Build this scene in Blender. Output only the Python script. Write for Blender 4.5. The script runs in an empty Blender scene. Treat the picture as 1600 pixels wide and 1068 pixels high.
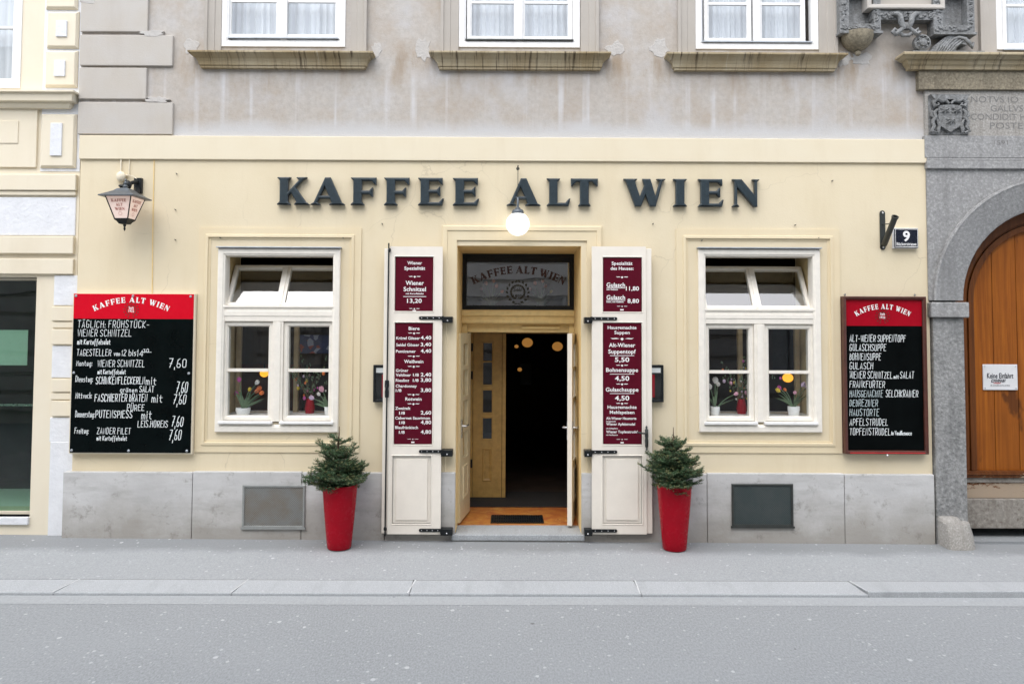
import bpy, bmesh, math, random
from mathutils import Matrix, Vector, Euler

# ------------------------------------------------------------------ camera, world, sun, exposure
S = bpy.context.scene
COL = S.collection
F, CAMY, CAMZ = 1200.0, -8.1, 2.214
SHX, SHY = 0.0, -0.0475
camd = bpy.data.cameras.new('camera'); cam = bpy.data.objects.new('camera', camd); COL.objects.link(cam)
camd.sensor_width = 36; camd.lens = 36*F/1600; camd.shift_x = SHX; camd.shift_y = SHY
camd.clip_start = .05; camd.clip_end = 500
ROT = Matrix.Rotation(-.004, 3, 'Z') @ Matrix.Rotation(math.pi/2+.043, 3, 'X') @ Matrix.Rotation(.004, 3, 'Z')
cam.matrix_world = Matrix.Translation((0, CAMY, CAMZ)) @ ROT.to_4x4()
S.camera = cam

SUN_EL, SUN_AZ = math.radians(58), math.radians(200)      # azimuth from +Y, clockwise: high over the opposite roofs
wd = bpy.data.worlds.new('World'); S.world = wd; wd.use_nodes = True
nt = wd.node_tree; nt.nodes.clear()
sky = nt.nodes.new('ShaderNodeTexSky'); sky.sky_type = 'NISHITA'; sky.sun_disc = False
sky.sun_elevation = SUN_EL; sky.sun_rotation = SUN_AZ; sky.air_density = 1.0; sky.dust_density = 1.5; sky.ozone_density = 1.0
hs = nt.nodes.new('ShaderNodeHueSaturation'); hs.inputs['Saturation'].default_value = .40
bg = nt.nodes.new('ShaderNodeBackground'); bg.inputs['Strength'].default_value = .15
wo = nt.nodes.new('ShaderNodeOutputWorld')
nt.links.new(sky.outputs[0], hs.inputs['Color']); nt.links.new(hs.outputs[0], bg.inputs['Color']); nt.links.new(bg.outputs[0], wo.inputs['Surface'])
sd = bpy.data.lights.new('sun', 'SUN'); sd.energy = .6; sd.angle = math.radians(70); sd.color = (1, .965, .91)
sun = bpy.data.objects.new('sun', sd); COL.objects.link(sun)
_d = Vector((math.sin(SUN_AZ)*math.cos(SUN_EL), math.cos(SUN_AZ)*math.cos(SUN_EL), math.sin(SUN_EL)))
sun.rotation_euler = _d.to_track_quat('Z', 'Y').to_euler(); sun.location = _d*30
vs = S.view_settings; vs.view_transform = 'Standard'; vs.look = 'None'; vs.gamma = 1; vs.use_curve_mapping = False
vs.exposure = 1.54
S.cycles.max_bounces = 8; S.cycles.transparent_max_bounces = 16; S.cycles.caustics_reflective = False; S.cycles.caustics_refractive = False

# ------------------------------------------------------------------ picture measurements -> metres on a real plane
def U(px, py, y=0.0):
    "photograph pixel (1600x1068) -> (x, z) on the vertical plane at depth y"
    k = 36/camd.lens
    d = ROT @ Vector((((px-800)/1600+SHX)*k, ((534-py)/1600+SHY)*k, -1))
    t = (y-CAMY)/d.y
    return d.x*t, CAMZ+d.z*t
def G(px, py, z=0.0):
    k = 36/camd.lens
    d = ROT @ Vector((((px-800)/1600+SHX)*k, ((534-py)/1600+SHY)*k, -1))
    t = (z-CAMZ)/d.z
    return d.x*t, CAMY+d.y*t
def R(x0, y0, x1, y1, y=0.0):
    "pixel rectangle -> x0, x1, z0, z1"
    mx, my = (x0+x1)/2, (y0+y1)/2
    return U(x0, my, y)[0], U(x1, my, y)[0], U(mx, y1, y)[1], U(mx, y0, y)[1]
def Zp(px, py, y=0.0): return U(px, py, y)[1]
def Xp(px, py, y=0.0): return U(px, py, y)[0]
PX = 1/148.0

# ------------------------------------------------------------------ mesh helpers
class MB:
    def __init__(s): s.v = []; s.f = []
    def add(s, vs, fs):
        b = len(s.v); s.v += [tuple(v) for v in vs]; s.f += [tuple(i+b for i in f) for f in fs]; return s
    def box(s, x0, x1, y0, y1, z0, z1):
        return s.add([(x0,y0,z0),(x1,y0,z0),(x1,y1,z0),(x0,y1,z0),(x0,y0,z1),(x1,y0,z1),(x1,y1,z1),(x0,y1,z1)],
              [(0,3,2,1),(4,5,6,7),(0,1,5,4),(1,2,6,5),(2,3,7,6),(3,0,4,7)])
    def obox(s, c, sx, sy, sz, rot):
        m = Matrix.Translation(c) @ rot.to_4x4(); n = len(s.v)
        s.box(-sx/2, sx/2, -sy/2, sy/2, -sz/2, sz/2)
        s.v[n:] = [tuple(m @ Vector(v)) for v in s.v[n:]]; return s
    def prism(s, poly, y0, y1, cap=True):
        "poly (x,z) counter-clockwise seen from the street"
        n = len(poly)
        s.add([(x,y0,z) for x,z in poly]+[(x,y1,z) for x,z in poly],
              ([tuple(range(n))]+([tuple(range(2*n-1,n-1,-1))] if cap else []))+[((i+1)%n, i, n+i, n+(i+1)%n) for i in range(n)]); return s
    def hprism(s, poly, z0, z1):
        n = len(poly)
        s.add([(x,y,z0) for x,y in poly]+[(x,y,z1) for x,y in poly],
              [tuple(range(n-1,-1,-1)), tuple(range(n,2*n))]+[(i,(i+1)%n,n+(i+1)%n,n+i) for i in range(n)]); return s
    def tube(s, pts, r, n=8, cap=True):
        pts = [Vector(p) for p in pts]; rr = r if isinstance(r, (list,tuple)) else [r]*len(pts)
        b = len(s.v); up = None
        for i, p in enumerate(pts):
            t = (pts[min(i+1,len(pts)-1)]-pts[max(i-1,0)])
            t = t.normalized() if t.length > 1e-9 else Vector((0,0,1))
            if up is None: up = Vector((1,0,0)) if abs(t.x) < .8 else Vector((0,1,0))
            a = up - t*up.dot(t); a = a.normalized() if a.length > 1e-6 else t.orthogonal().normalized()
            up = a; c = t.cross(a)
            s.v += [tuple(p + (a*math.cos(6.28318*k/n)+c*math.sin(6.28318*k/n))*rr[i]) for k in range(n)]
        for i in range(len(pts)-1):
            s.f += [(b+i*n+k, b+i*n+(k+1)%n, b+(i+1)*n+(k+1)%n, b+(i+1)*n+k) for k in range(n)]
        if cap:
            s.f.append(tuple(b+k for k in range(n-1,-1,-1))); e = b+(len(pts)-1)*n; s.f.append(tuple(e+k for k in range(n)))
        return s
    def lathe(s, prof, c, n=24, axis=None):
        "prof: (radius, height) from bottom to top"
        b = len(s.v); m = (axis.to_track_quat('Z','Y').to_matrix() if axis else Matrix.Identity(3)); c = Vector(c)
        for r, z in prof: s.v += [tuple(c+m@Vector((r*math.cos(6.283185*k/n), r*math.sin(6.283185*k/n), z))) for k in range(n)]
        for i in range(len(prof)-1):
            s.f += [(b+i*n+k, b+i*n+(k+1)%n, b+(i+1)*n+(k+1)%n, b+(i+1)*n+k) for k in range(n)]
        s.f.append(tuple(b+k for k in range(n-1,-1,-1))); e = b+(len(prof)-1)*n; s.f.append(tuple(e+k for k in range(n)))
        return s
    def ball(s, c, rx, ry=None, rz=None, n=12, m=8, rot=None):
        ry = ry or rx; rz = rz or rx; b = len(s.v); c = Vector(c)
        q = rot or Matrix.Identity(3)
        s.v.append(tuple(c+q@Vector((0,0,-rz))))
        for j in range(1, m):
            a = -math.pi/2+math.pi*j/m
            s.v += [tuple(c+q@Vector((rx*math.cos(a)*math.cos(6.283185*k/n), ry*math.cos(a)*math.sin(6.283185*k/n), rz*math.sin(a)))) for k in range(n)]
        s.v.append(tuple(c+q@Vector((0,0,rz))))
        for k in range(n): s.f.append((b, b+1+(k+1)%n, b+1+k))
        for j in range(m-2):
            o = b+1+j*n
            s.f += [(o+k, o+(k+1)%n, o+n+(k+1)%n, o+n+k) for k in range(n)]
        o = b+1+(m-2)*n; t = len(s.v)-1
        for k in range(n): s.f.append((o+k, o+(k+1)%n, t))
        return s
    def frame(s, x0, x1, z0, z1, prof, bottom=True):
        "mitred moulding round a rectangle; prof: (inset from outer edge, y). bottom=False: three-sided, legs run down to z0"
        b = len(s.v)
        for t, y in prof: 
            zb = z0+t if bottom else z0
            s.v += [(x0+t,y,zb),(x1-t,y,zb),(x1-t,y,z1-t),(x0+t,y,z1-t)]
        for i in range(len(prof)-1):
            for k in range(4):
                if k == 0 and not bottom: continue
                s.f.append((b+i*4+k, b+i*4+(k+1)%4, b+i*4+4+(k+1)%4, b+i*4+4+k))
        return s
    def sill(s, x0, x1, prof, y=0.0):
        "moulding along x with mitred returns; prof: (projection, z) from bottom to top; x0,x1 = ends at zero projection"
        b = len(s.v)
        for p, z in prof: s.v += [(x0-p,y,z),(x0-p,y-p,z),(x1+p,y-p,z),(x1+p,y,z)]
        for i in range(len(prof)-1):
            s.f += [(b+i*4+k, b+i*4+k+1, b+i*4+5+k, b+i*4+4+k) for k in range(3)]
        e = b+(len(prof)-1)*4
        s.f += [(b+3,b+2,b+1,b), (e,e+1,e+2,e+3)]
        return s
    def wall(s, x0, x1, z0, z1, holes, yf, yb, back=True):
        xs = sorted({x0,x1,*[v for h in holes for v in h[:2]]}); zs = sorted({z0,z1,*[v for h in holes for v in h[2:4]]})
        xs = [x for x in xs if x0-1e-6 <= x <= x1+1e-6]; zs = [z for z in zs if z0-1e-6 <= z <= z1+1e-6]
        inh = lambda x, z: any(h[0]<x<h[1] and h[2]<z<h[3] for h in holes)
        for i in range(len(xs)-1):
            for j in range(len(zs)-1):
                if inh((xs[i]+xs[i+1])/2, (zs[j]+zs[j+1])/2): continue
                a,b_,c,d = xs[i],xs[i+1],zs[j],zs[j+1]
                s.add([(a,yf,c),(b_,yf,c),(b_,yf,d),(a,yf,d)], [(0,1,2,3)])
                if back: s.add([(a,yb,c),(b_,yb,c),(b_,yb,d),(a,yb,d)], [(3,2,1,0)])
        for h in holes:
            a,b_,c,d = h[:4]; yy = h[4] if len(h) > 4 else yb
            s.add([(a,yf,c),(b_,yf,c),(b_,yf,d),(a,yf,d),(a,yy,c),(b_,yy,c),(b_,yy,d),(a,yy,d)],
                  [(0,4,5,1) ,(1,5,6,2),(2,6,7,3),(3,7,4,0)])
        s.add([(x0,yf,z0),(x1,yf,z0),(x1,yf,z1),(x0,yf,z1),(x0,yb,z0),(x1,yb,z0),(x1,yb,z1),(x0,yb,z1)],
              [(1,0,4,5),(2,1,5,6),(3,2,6,7),(0,3,7,4)])
        return s
    def build(s, name, mat, parent=None, bevel=0, smooth=False, origin=None, weld=False, seg=2):
        me = bpy.data.meshes.new(name)
        off = Vector(origin) if origin else Vector()
        p = parent
        while p is not None: off = off+Vector(p.location); p = p.parent
        me.from_pydata([tuple(Vector(v)-off) for v in s.v], [], s.f); me.update()
        bm = bmesh.new(); bm.from_mesh(me)
        if weld: bmesh.ops.remove_doubles(bm, verts=bm.verts, dist=1e-5)
        bmesh.ops.recalc_face_normals(bm, faces=bm.faces) if weld == 2 else None
        bm.to_mesh(me); bm.free()
        if smooth:
            me.polygons.foreach_set('use_smooth', [True]*len(me.polygons))
            try: me.set_sharp_from_angle(angle=math.radians(50))
            except Exception: pass
        me.materials.append(mat)
        o = bpy.data.objects.new(name, me); COL.objects.link(o)
        if parent is not None: o.parent = parent
        if origin: o.location = origin
        if bevel:
            m = o.modifiers.new('bevel', 'BEVEL'); m.width = bevel; m.segments = seg; m.limit_method = 'ANGLE'; m.angle_limit = math.radians(40)
        return o
def tag(o, label=None, cat=None, group=None, kind=None):
    if label: o['label'] = label
    if cat: o['category'] = cat
    if group: o['group'] = group
    if kind: o['kind'] = kind
    return o
def empty(name, loc, label=None, cat=None, group=None):
    o = bpy.data.objects.new(name, None); COL.objects.link(o); o.location = loc; o.empty_display_size = .2
    return tag(o, label, cat, group)

# ------------------------------------------------------------------ materials
class NT:
    def __init__(s, name):
        s.m = bpy.data.materials.new(name); s.m.use_nodes = True; s.t = s.m.node_tree; s.n = s.t.nodes; s.l = s.t.links
        s.b = s.n['Principled BSDF']; s.tc = s.n.new('ShaderNodeTexCoord')
    def node(s, ty, **kw):
        n = s.n.new(ty)
        for k, v in kw.items():
            if k in n.inputs: n.inputs[k].default_value = v
            else: setattr(n, k, v)
        return n
    def vec(s, scale=(1,1,1), loc=(0,0,0)):
        mp = s.n.new('ShaderNodeMapping'); mp.inputs['Scale'].default_value = scale; mp.inputs['Location'].default_value = loc
        s.l.new(s.tc.outputs['Object'], mp.inputs['Vector']); return mp.outputs[0]
    def noise(s, scale, detail=6, rough=.6, sc=(1,1,1), loc=(0,0,0), dist=0):
        n = s.node('ShaderNodeTexNoise'); n.inputs['Scale'].default_value = scale; n.inputs['Detail'].default_value = detail
        n.inputs['Roughness'].default_value = rough; n.inputs['Distortion'].default_value = dist
        s.l.new(s.vec(sc, loc), n.inputs['Vector']); return n.outputs['Fac']
    def ramp(s, src, a, b, va=0.0, vb=1.0):
        n = s.node('ShaderNodeMapRange'); n.inputs['From Min'].default_value = a; n.inputs['From Max'].default_value = b
        n.inputs['To Min'].default_value = va; n.inputs['To Max'].default_value = vb
        s.l.new(src, n.inputs['Value']); return n.outputs[0]
    def math(s, op, a, b):
        n = s.node('ShaderNodeMath', operation=op)
        for i, x in enumerate((a, b)):
            if isinstance(x, (int, float)): n.inputs[i].default_value = x
            else: s.l.new(x, n.inputs[i])
        return n.outputs[0]
    def mix(s, fac, a, b):
        n = s.node('ShaderNodeMix', data_type='RGBA')
        for sock, x in ((n.inputs[0], fac), (n.inputs[6], a), (n.inputs[7], b)):
            if isinstance(x, (int, float)): sock.default_value = x
            elif isinstance(x, tuple): sock.default_value = (*x, 1)
            else: s.l.new(x, sock)
        return n.outputs[2]
    def sep(s):
        n = s.node('ShaderNodeSeparateXYZ'); s.l.new(s.tc.outputs['Object'], n.inputs[0]); return n.outputs
    def col(s, c):
        if isinstance(c, tuple): s.b.inputs['Base Color'].default_value = (*c, 1)
        else: s.l.new(c, s.b.inputs['Base Color'])
        return s
    def rough(s, r):
        if isinstance(r, (int, float)): s.b.inputs['Roughness'].default_value = r
        else: s.l.new(r, s.b.inputs['Roughness'])
        return s
    def bump(s, h, strength=.3, dist=.01):
        n = s.node('ShaderNodeBump'); n.inputs['Strength'].default_value = strength; n.inputs['Distance'].default_value = dist
        s.l.new(h, n.inputs['Height']); s.l.new(n.outputs[0], s.b.inputs['Normal']); return s

def plain(name, c, rough=.5, metal=0.0, coat=0.0, var=.12, nscale=14, bump=.08, spec=.5):
    t = NT(name); t.b.inputs['Specular IOR Level'].default_value = spec
    n = t.noise(nscale, 5)
    t.col(t.mix(t.ramp(n, .3, .7), tuple(x*(1-var) for x in c), tuple(min(1, x*(1+var)) for x in c)))
    t.rough(t.ramp(t.noise(nscale*2.3, 4), .25, .75, max(.02, rough-.08), min(1, rough+.08)))
    t.b.inputs['Metallic'].default_value = metal
    if coat: t.b.inputs['Coat Weight'].default_value = coat; t.b.inputs['Coat Roughness'].default_value = .06
    if bump: t.bump(t.noise(nscale*4, 5), bump, .004)
    return t.m

def plaster(name, c1, c2, stain, scale=1.3, grain=70, bump=.25, amt=.5, crack=0):
    t = NT(name)
    a = t.mix(t.ramp(t.noise(scale, 8, .62), .35, .68), c1, c2)
    st = t.math('MULTIPLY', t.ramp(t.noise(1.0, 6, .65, sc=(3.2, 1, .5), loc=(3, 1, 7)), .52, .78), amt)
    a = t.mix(st, a, stain)
    if crack:
        vo = t.node('ShaderNodeTexVoronoi', feature='DISTANCE_TO_EDGE'); vo.inputs['Scale'].default_value = .9
        nv = t.node('ShaderNodeTexNoise'); nv.inputs['Scale'].default_value = 4; nv.inputs['Detail'].default_value = 6; t.l.new(t.vec(), nv.inputs['Vector'])
        ad = t.node('ShaderNodeVectorMath', operation='ADD'); t.l.new(t.vec((1,.01,1)), ad.inputs[0]); sc_ = t.node('ShaderNodeVectorMath', operation='SCALE'); sc_.inputs['Scale'].default_value = .22; t.l.new(nv.outputs['Color'], sc_.inputs[0]); t.l.new(sc_.outputs[0], ad.inputs[1]); t.l.new(ad.outputs[0], vo.inputs['Vector'])
        ck = t.math('MULTIPLY', t.ramp(vo.outputs['Distance'], .0035, .001), t.ramp(t.noise(.8, 4, .6, loc=(11,2,5)), .50, .58))
        a = t.mix(t.math('MULTIPLY', ck, crack), a, tuple(.55*x for x in stain))
    sp = t.math('MULTIPLY', t.ramp(t.noise(23, 4, .6, loc=(9,2,4)), .68, .76), .35)
    a = t.mix(sp, a, stain)
    t.col(a).rough(.86)
    h = t.math('ADD', t.noise(grain, 4, .6), t.math('MULTIPLY', t.noise(5, 4), 1.2))
    t.bump(h, bump, .006); return t.m

M = {}
M['yellow'] = plaster('yellow_plaster', (.72,.628,.452), (.685,.588,.405), (.60,.49,.315), amt=.42, bump=.22, crack=.28)
M['yellow_trim'] = plaster('yellow_trim', (.725,.65,.495), (.70,.615,.45), (.60,.50,.345), amt=.3, bump=.1)
M['surround_paint'] = plaster('surround_paint', (.73,.63,.435), (.70,.585,.39), (.60,.49,.31), amt=.3, bump=.1)
M['ochre_reveal'] = plaster('ochre_reveal_tone', (.84,.62,.29), (.80,.57,.25), (.62,.44,.2), amt=.3, bump=.1)  # door reveal in a more saturated ochre than the wall
M['door_yellow'] = plain('door_yellow_paint', (.82,.61,.27), .42, var=.08)
M['inner_door'] = plain('inner_door_varnish', (.50,.32,.10), .45, var=.15)
M['door_cream'] = plain('door_cream_paint', (.66,.55,.34), .4, var=.06)
M['shutter'] = plain('shutter_paint', (.80,.745,.655), .42, var=.04, nscale=6)
M['white'] = plain('window_white_paint', (.80,.79,.77), .4, var=.05)
M['cream_frame'] = plain('window_cream_paint', (.81,.765,.68), .42, var=.05)
M['inner_paint'] = plain('inner_casement_paint', (.36,.27,.15), .5)
M['frame_edge'] = plain('window_ochre_edge', (.58,.46,.25), .5, var=.1)
M['black_metal'] = plain('black_iron', (.010,.012,.013), .42, .0, spec=.3)
M['lantern_roof'] = plain('grey_lantern_roof', (.10,.115,.13), .4, .4)
M['lantern_text'] = plain('faded_red_lettering', (.42,.16,.13), .6, bump=0)
M['letter'] = plain('sign_letter_paint', (.022,.035,.043), .34, var=.25, nscale=30)
M['zinc'] = plain('zinc_sheet', (.42,.45,.48), .42, .5)
M['steel'] = plain('bright_steel', (.6,.6,.6), .28, .9)
M['bronze'] = plain('dark_bronze', (.07,.075,.07), .4, .7)
M['maroon'] = plain('maroon_sign_panel', (.088,.004,.014), .35, var=.06, bump=0, spec=.15)
M['red_board'] = plain('red_board_panel', (.62,.002,.016), .16, var=.03, bump=0, spec=.3)
M['dark_red_board'] = plain('dark_red_board_panel', (.33,.002,.012), .35, var=.05, bump=0, spec=.15)
M['white_paint'] = plain('white_lettering', (.85,.84,.82), .5, var=.03, bump=0)
M['chalk'] = plain('chalk_marker', (.80,.84,.84), .8, var=.1, nscale=60, bump=0)
M['chalk_worn'] = plain('chalk_marker_worn', (.52,.60,.61), .8, var=.35, nscale=45, bump=0)
M['brown_frame'] = plain('brown_frame_wood', (.075,.022,.014), .4, var=.25)
M['pot_red'] = plain('red_glazed_planter', (.31,.0006,.010), .25, coat=.18, var=.08, nscale=9, bump=0, spec=.10)
M['soil'] = plain('soil', (.03,.022,.016), .95, var=.4, nscale=60, bump=.6)
M['bark'] = plain('fir_bark', (.10,.065,.04), .9, var=.3, nscale=50, bump=.4)
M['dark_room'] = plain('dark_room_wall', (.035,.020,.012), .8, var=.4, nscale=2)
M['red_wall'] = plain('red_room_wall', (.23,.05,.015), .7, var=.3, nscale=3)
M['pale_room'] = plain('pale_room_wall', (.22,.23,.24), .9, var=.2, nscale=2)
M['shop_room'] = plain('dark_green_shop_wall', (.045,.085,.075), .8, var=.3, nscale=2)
M['mat_black'] = plain('black_doormat', (.018,.017,.017), .95, var=.4, nscale=120, bump=.5)
M['ceramic'] = plain('white_ceramic', (.84,.84,.83), .25, var=.03, bump=0)
M['leaf'] = plain('tulip_leaf', (.12,.19,.10), .5, var=.3, nscale=20)
M['navy'] = plain('house_number_enamel', (.008,.011,.022), .25, var=.1, bump=0)
M['sign_white'] = plain('white_enamel', (.66,.66,.66), .35, var=.05)
M['sign_red'] = plain('sign_red', (.45,.02,.02), .4, bump=0)
M['rough_white'] = plaster('rough_white_render', (.76,.77,.79), (.68,.69,.71), (.56,.57,.58), scale=6, grain=26, bump=1.0, amt=.2)
M['left_yellow'] = plaster('pale_yellow_render', (.76,.69,.55), (.73,.65,.50), (.62,.54,.40), amt=.35, bump=.12)
M['shop_red'] = plain('shop_red_strip', (.35,.01,.01), .4)
M['twig'] = plain('willow_twig', (.12,.09,.05), .8)
M['gold_text'] = plain('dark_glass_lettering', (.05,.012,.006), .5, bump=0)
M['wreath'] = plain('glass_wreath', (.035,.026,.008), .4, bump=0)
M['paper'] = plain('paper_sheet', (.80,.80,.79), .8, var=.04)

def flower(name, c): return plain(name, c, .5, var=.15, nscale=40, bump=0)
M['pink'] = flower('pink_petal', (.80,.40,.52)); M['magenta'] = flower('magenta_petal', (.66,.10,.42)); M['whitepetal'] = flower('white_petal', (.85,.80,.77))
M['orange'] = flower('orange_petal', (.85,.20,.04)); M['yellowpetal'] = flower('yellow_petal', (.85,.62,.05)); M['lilac'] = flower('lilac_petal', (.70,.52,.70))

def glass(name, tint=(.97,.98,.98), ior=1.75, rough=0.0, gain=1.3):
    t = NT(name); n, l = t.n, t.l
    n.remove(t.b); out = [x for x in n if x.type == 'OUTPUT_MATERIAL'][0]
    tr = n.new('ShaderNodeBsdfTransparent'); tr.inputs[0].default_value = (*tint, 1)
    gl = n.new('ShaderNodeBsdfGlossy'); gl.inputs['Roughness'].default_value = rough; gl.inputs[0].default_value = (1,1,1,1)
    fr = n.new('ShaderNodeFresnel'); fr.inputs['IOR'].default_value = ior
    nb = t.noise(2.1, 2, .4); bp = n.new('ShaderNodeBump'); bp.inputs['Strength'].default_value = .10; bp.inputs['Distance'].default_value = .012
    l.new(nb, bp.inputs['Height']); l.new(bp.outputs[0], gl.inputs['Normal'])
    ge = n.new('ShaderNodeNewGeometry'); fk = t.math('MULTIPLY', fr.outputs[0], t.math('SUBTRACT', 1.0, ge.outputs['Backfacing'])); fk = t.math('MULTIPLY', fk, gain)
    mx = n.new('ShaderNodeMixShader'); l.new(fk, mx.inputs[0]); l.new(tr.outputs[0], mx.inputs[1]); l.new(gl.outputs[0], mx.inputs[2]); l.new(mx.outputs[0], out.inputs[0])
    return t.m
M['glass'] = glass('window_glass', ior=1.5, gain=1.7)
M['glass_shiny'] = glass('old_window_glass', ior=1.8)
M['glass_old'] = glass('reflective_transom_glass', ior=2.0, gain=2.2)
M['glass_hopper'] = glass('sky_lit_hopper_glass', ior=2.0, gain=1.5)
M['glass_dark'] = glass('shop_glass', (.66,.78,.71), 1.6, gain=1.2)
def emit(name, c, st, base=(.8,.8,.8)):
    t = NT(name); t.col(base); t.b.inputs['Emission Color'].default_value = (*c, 1); t.b.inputs['Emission Strength'].default_value = st; t.rough(.25); return t.m
M['globe'] = emit('opal_globe_glass', (1,.97,.92), .5, (.85,.85,.83))
M['lamp_amber'] = emit('amber_lampshade', (1,.40,.03), .55)
M['lamp_warm'] = emit('warm_lampshade', (1,.45,.10), .10, (.5,.35,.2))
M['lantern_pane'] = emit('opal_lantern_pane', (1,.66,.52), .10, (.80,.68,.62))

def upper_plaster():
    t = NT('weathered_grey_plaster'); z = t.sep()[2]
    zb, zs = Zp(800, 214), Zp(800, 108)
    base = t.mix(t.ramp(t.noise(.9, 9, .62), .36, .64), (.445,.40,.35), (.495,.47,.435))
    base = t.mix(t.math('MULTIPLY', t.ramp(t.noise(17, 6, .7, loc=(2,9,4)), .40, .64), .45), base, (.335,.30,.265))
    base = t.mix(t.math('MULTIPLY', t.ramp(t.noise(2.6, 9, .7, loc=(4,8,1)), .46, .66), .6), base, (.395,.325,.255))
    base = t.mix(t.math('MULTIPLY', t.ramp(t.noise(1.7, 8, .66, loc=(1,3,9)), .5, .7), .7), base, (.50,.495,.50))
    # pale lime runs that start under the sills
    run = t.math('MULTIPLY', t.ramp(t.noise(1, 3, .5, sc=(7.5, 1, .22), loc=(2.3,0,0)), .55, .68), t.ramp(t.noise(3, 5, .6, loc=(0,5,2)), .3, .6))
    run = t.math('MULTIPLY', run, t.ramp(z, zs+.05, zs-.12))
    base = t.mix(t.math('MULTIPLY', run, .8), base, (.60,.60,.61))
    # rusty brown stain right under the sills
    ru = t.math('MULTIPLY', t.ramp(z, zs-.30, zs+.02), t.ramp(z, zs+.30, zs+.1))
    ru = t.math('MULTIPLY', ru, t.ramp(t.noise(1, 5, .6, sc=(4,1,.8), loc=(7,0,3)), .48, .66))
    base = t.mix(t.math('MULTIPLY', ru, .75), base, (.27,.19,.11))
    # repaired cement strip above the painted band, uneven upper edge
    ed = t.math('ADD', z, t.math('MULTIPLY', t.noise(2.2, 6, .65, loc=(0,0,5)), .22))
    base = t.mix(t.ramp(ed, zb+.30, zb+.16), base, (.515,.51,.505))
    # white filler round the sill ends
    base = t.mix(t.math('MULTIPLY', t.ramp(t.noise(9, 6, .7, loc=(5,5,5)), .66, .74), .6), base, (.62,.61,.60))
    t.col(base).rough(.9)
    t.bump(t.math('ADD', t.noise(60, 5, .65), t.math('MULTIPLY', t.noise(6, 6, .6), 2.0)), .35, .008)
    return t.m
M['upper'] = upper_plaster()
M['quoin'] = plaster('quoin_plaster', (.47,.43,.375), (.49,.465,.43), (.38,.33,.28), scale=2.2, bump=.3, amt=.35)
M['architrave'] = plaster('architrave_plaster', (.43,.395,.35), (.40,.365,.32), (.30,.27,.23), scale=3, bump=.25)
M['patch'] = plaster('white_filler', (.50,.48,.45), (.465,.44,.41), (.42,.38,.34), scale=7, grain=40, bump=1.0)

def sill_mat():
    t = NT('stained_sill_stone')
    a = t.mix(t.ramp(t.noise(2.0, 6), .35, .65), (.42,.355,.24), (.30,.23,.125))
    st = t.ramp(t.noise(1, 5, .7, sc=(26,2,1.2)), .52, .66)
    pz = t.ramp(t.noise(1.1, 4, .6, sc=(1.6,1,1), loc=(3,3,3)), .36, .55)
    a = t.mix(t.math('MULTIPLY', st, pz), a, (.055,.035,.018))
    a = t.mix(t.math('MULTIPLY', t.ramp(t.noise(1, 5, .7, sc=(19,2,.8), loc=(8,1,0)), .6, .72), .55), a, (.58,.55,.47))
    t.col(a).rough(.85).bump(t.noise(50, 5), .35, .006); return t.m
M['sill'] = sill_mat()

def plinth_mat():
    t = NT('grey_plinth_stone'); z = t.sep()[2]
    a = t.mix(t.ramp(t.noise(1.5, 9, .65, sc=(1,1,2.2)), .34, .66), (.57,.565,.555), (.46,.455,.445))
    a = t.mix(t.math('MULTIPLY', t.ramp(t.noise(1, 8, .7, sc=(1.4,1,7), loc=(2,2,2)), .50, .66), .5), a, (.33,.325,.31))
    d = t.math('ADD', z, t.math('MULTIPLY', t.noise(2.2, 8, .7, loc=(6,1,1)), .9))
    a = t.mix(t.math('MULTIPLY', t.ramp(d, .95, .50), .7), a, (.28,.255,.215))
    a = t.mix(t.math('MULTIPLY', t.ramp(t.noise(7, 9, .75, loc=(1,7,3)), .56, .66), .6), a, (.22,.205,.18))
    t.col(a).rough(.8).bump(t.math('ADD', t.noise(45, 6, .65), t.math('MULTIPLY', t.noise(4, 6), 1.5)), .3, .006); return t.m
M['plinth'] = plinth_mat()

def stone_mat(name, c1, c2, dark, grain=34, bump=.6, scale=1.2):
    t = NT(name)
    a = t.mix(t.ramp(t.noise(scale, 8, .65), .35, .65), c1, c2)
    v = t.noise(grain, 3, .7)
    a = t.mix(t.ramp(v, .5, .72), a, tuple(min(1, x*1.35) for x in c1))
    a = t.mix(t.math('MULTIPLY', t.ramp(v, .46, .30), .55), a, dark)
    a = t.mix(t.math('MULTIPLY', t.ramp(t.noise(1, 6, .65, sc=(5,1,.6), loc=(3,0,8)), .52, .7), .5), a, dark)
    t.col(a).rough(.88).bump(t.math('ADD', v, t.math('MULTIPLY', t.noise(7, 6), .8)), bump, .012); return t.m
M['stone'] = stone_mat('grey_portal_stone', (.305,.303,.297), (.26,.258,.254), (.16,.158,.153), bump=.4)
M['stone_pier'] = stone_mat('rough_pier_stone', (.275,.275,.268), (.205,.207,.203), (.09,.092,.09), grain=30, bump=1.0, scale=2)
M['stone_light'] = stone_mat('smooth_portal_stone', (.34,.325,.30), (.285,.27,.245), (.18,.16,.135), grain=50, bump=.3)
M['stone_brown'] = stone_mat('stained_cornice_stone', (.26,.225,.16), (.20,.17,.12), (.06,.048,.032), grain=40, bump=.4, scale=2)
M['carved'] = stone_mat('carved_grey_stone', (.23,.235,.235), (.165,.165,.16), (.04,.04,.038), grain=30, bump=.8, scale=4)
M['inscription'] = plain('cut_inscription', (.19,.185,.178), .9)
M['doorstep'] = stone_mat('granite_step', (.36,.38,.39), (.31,.325,.335), (.2,.2,.2), grain=70, bump=.15)

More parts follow.
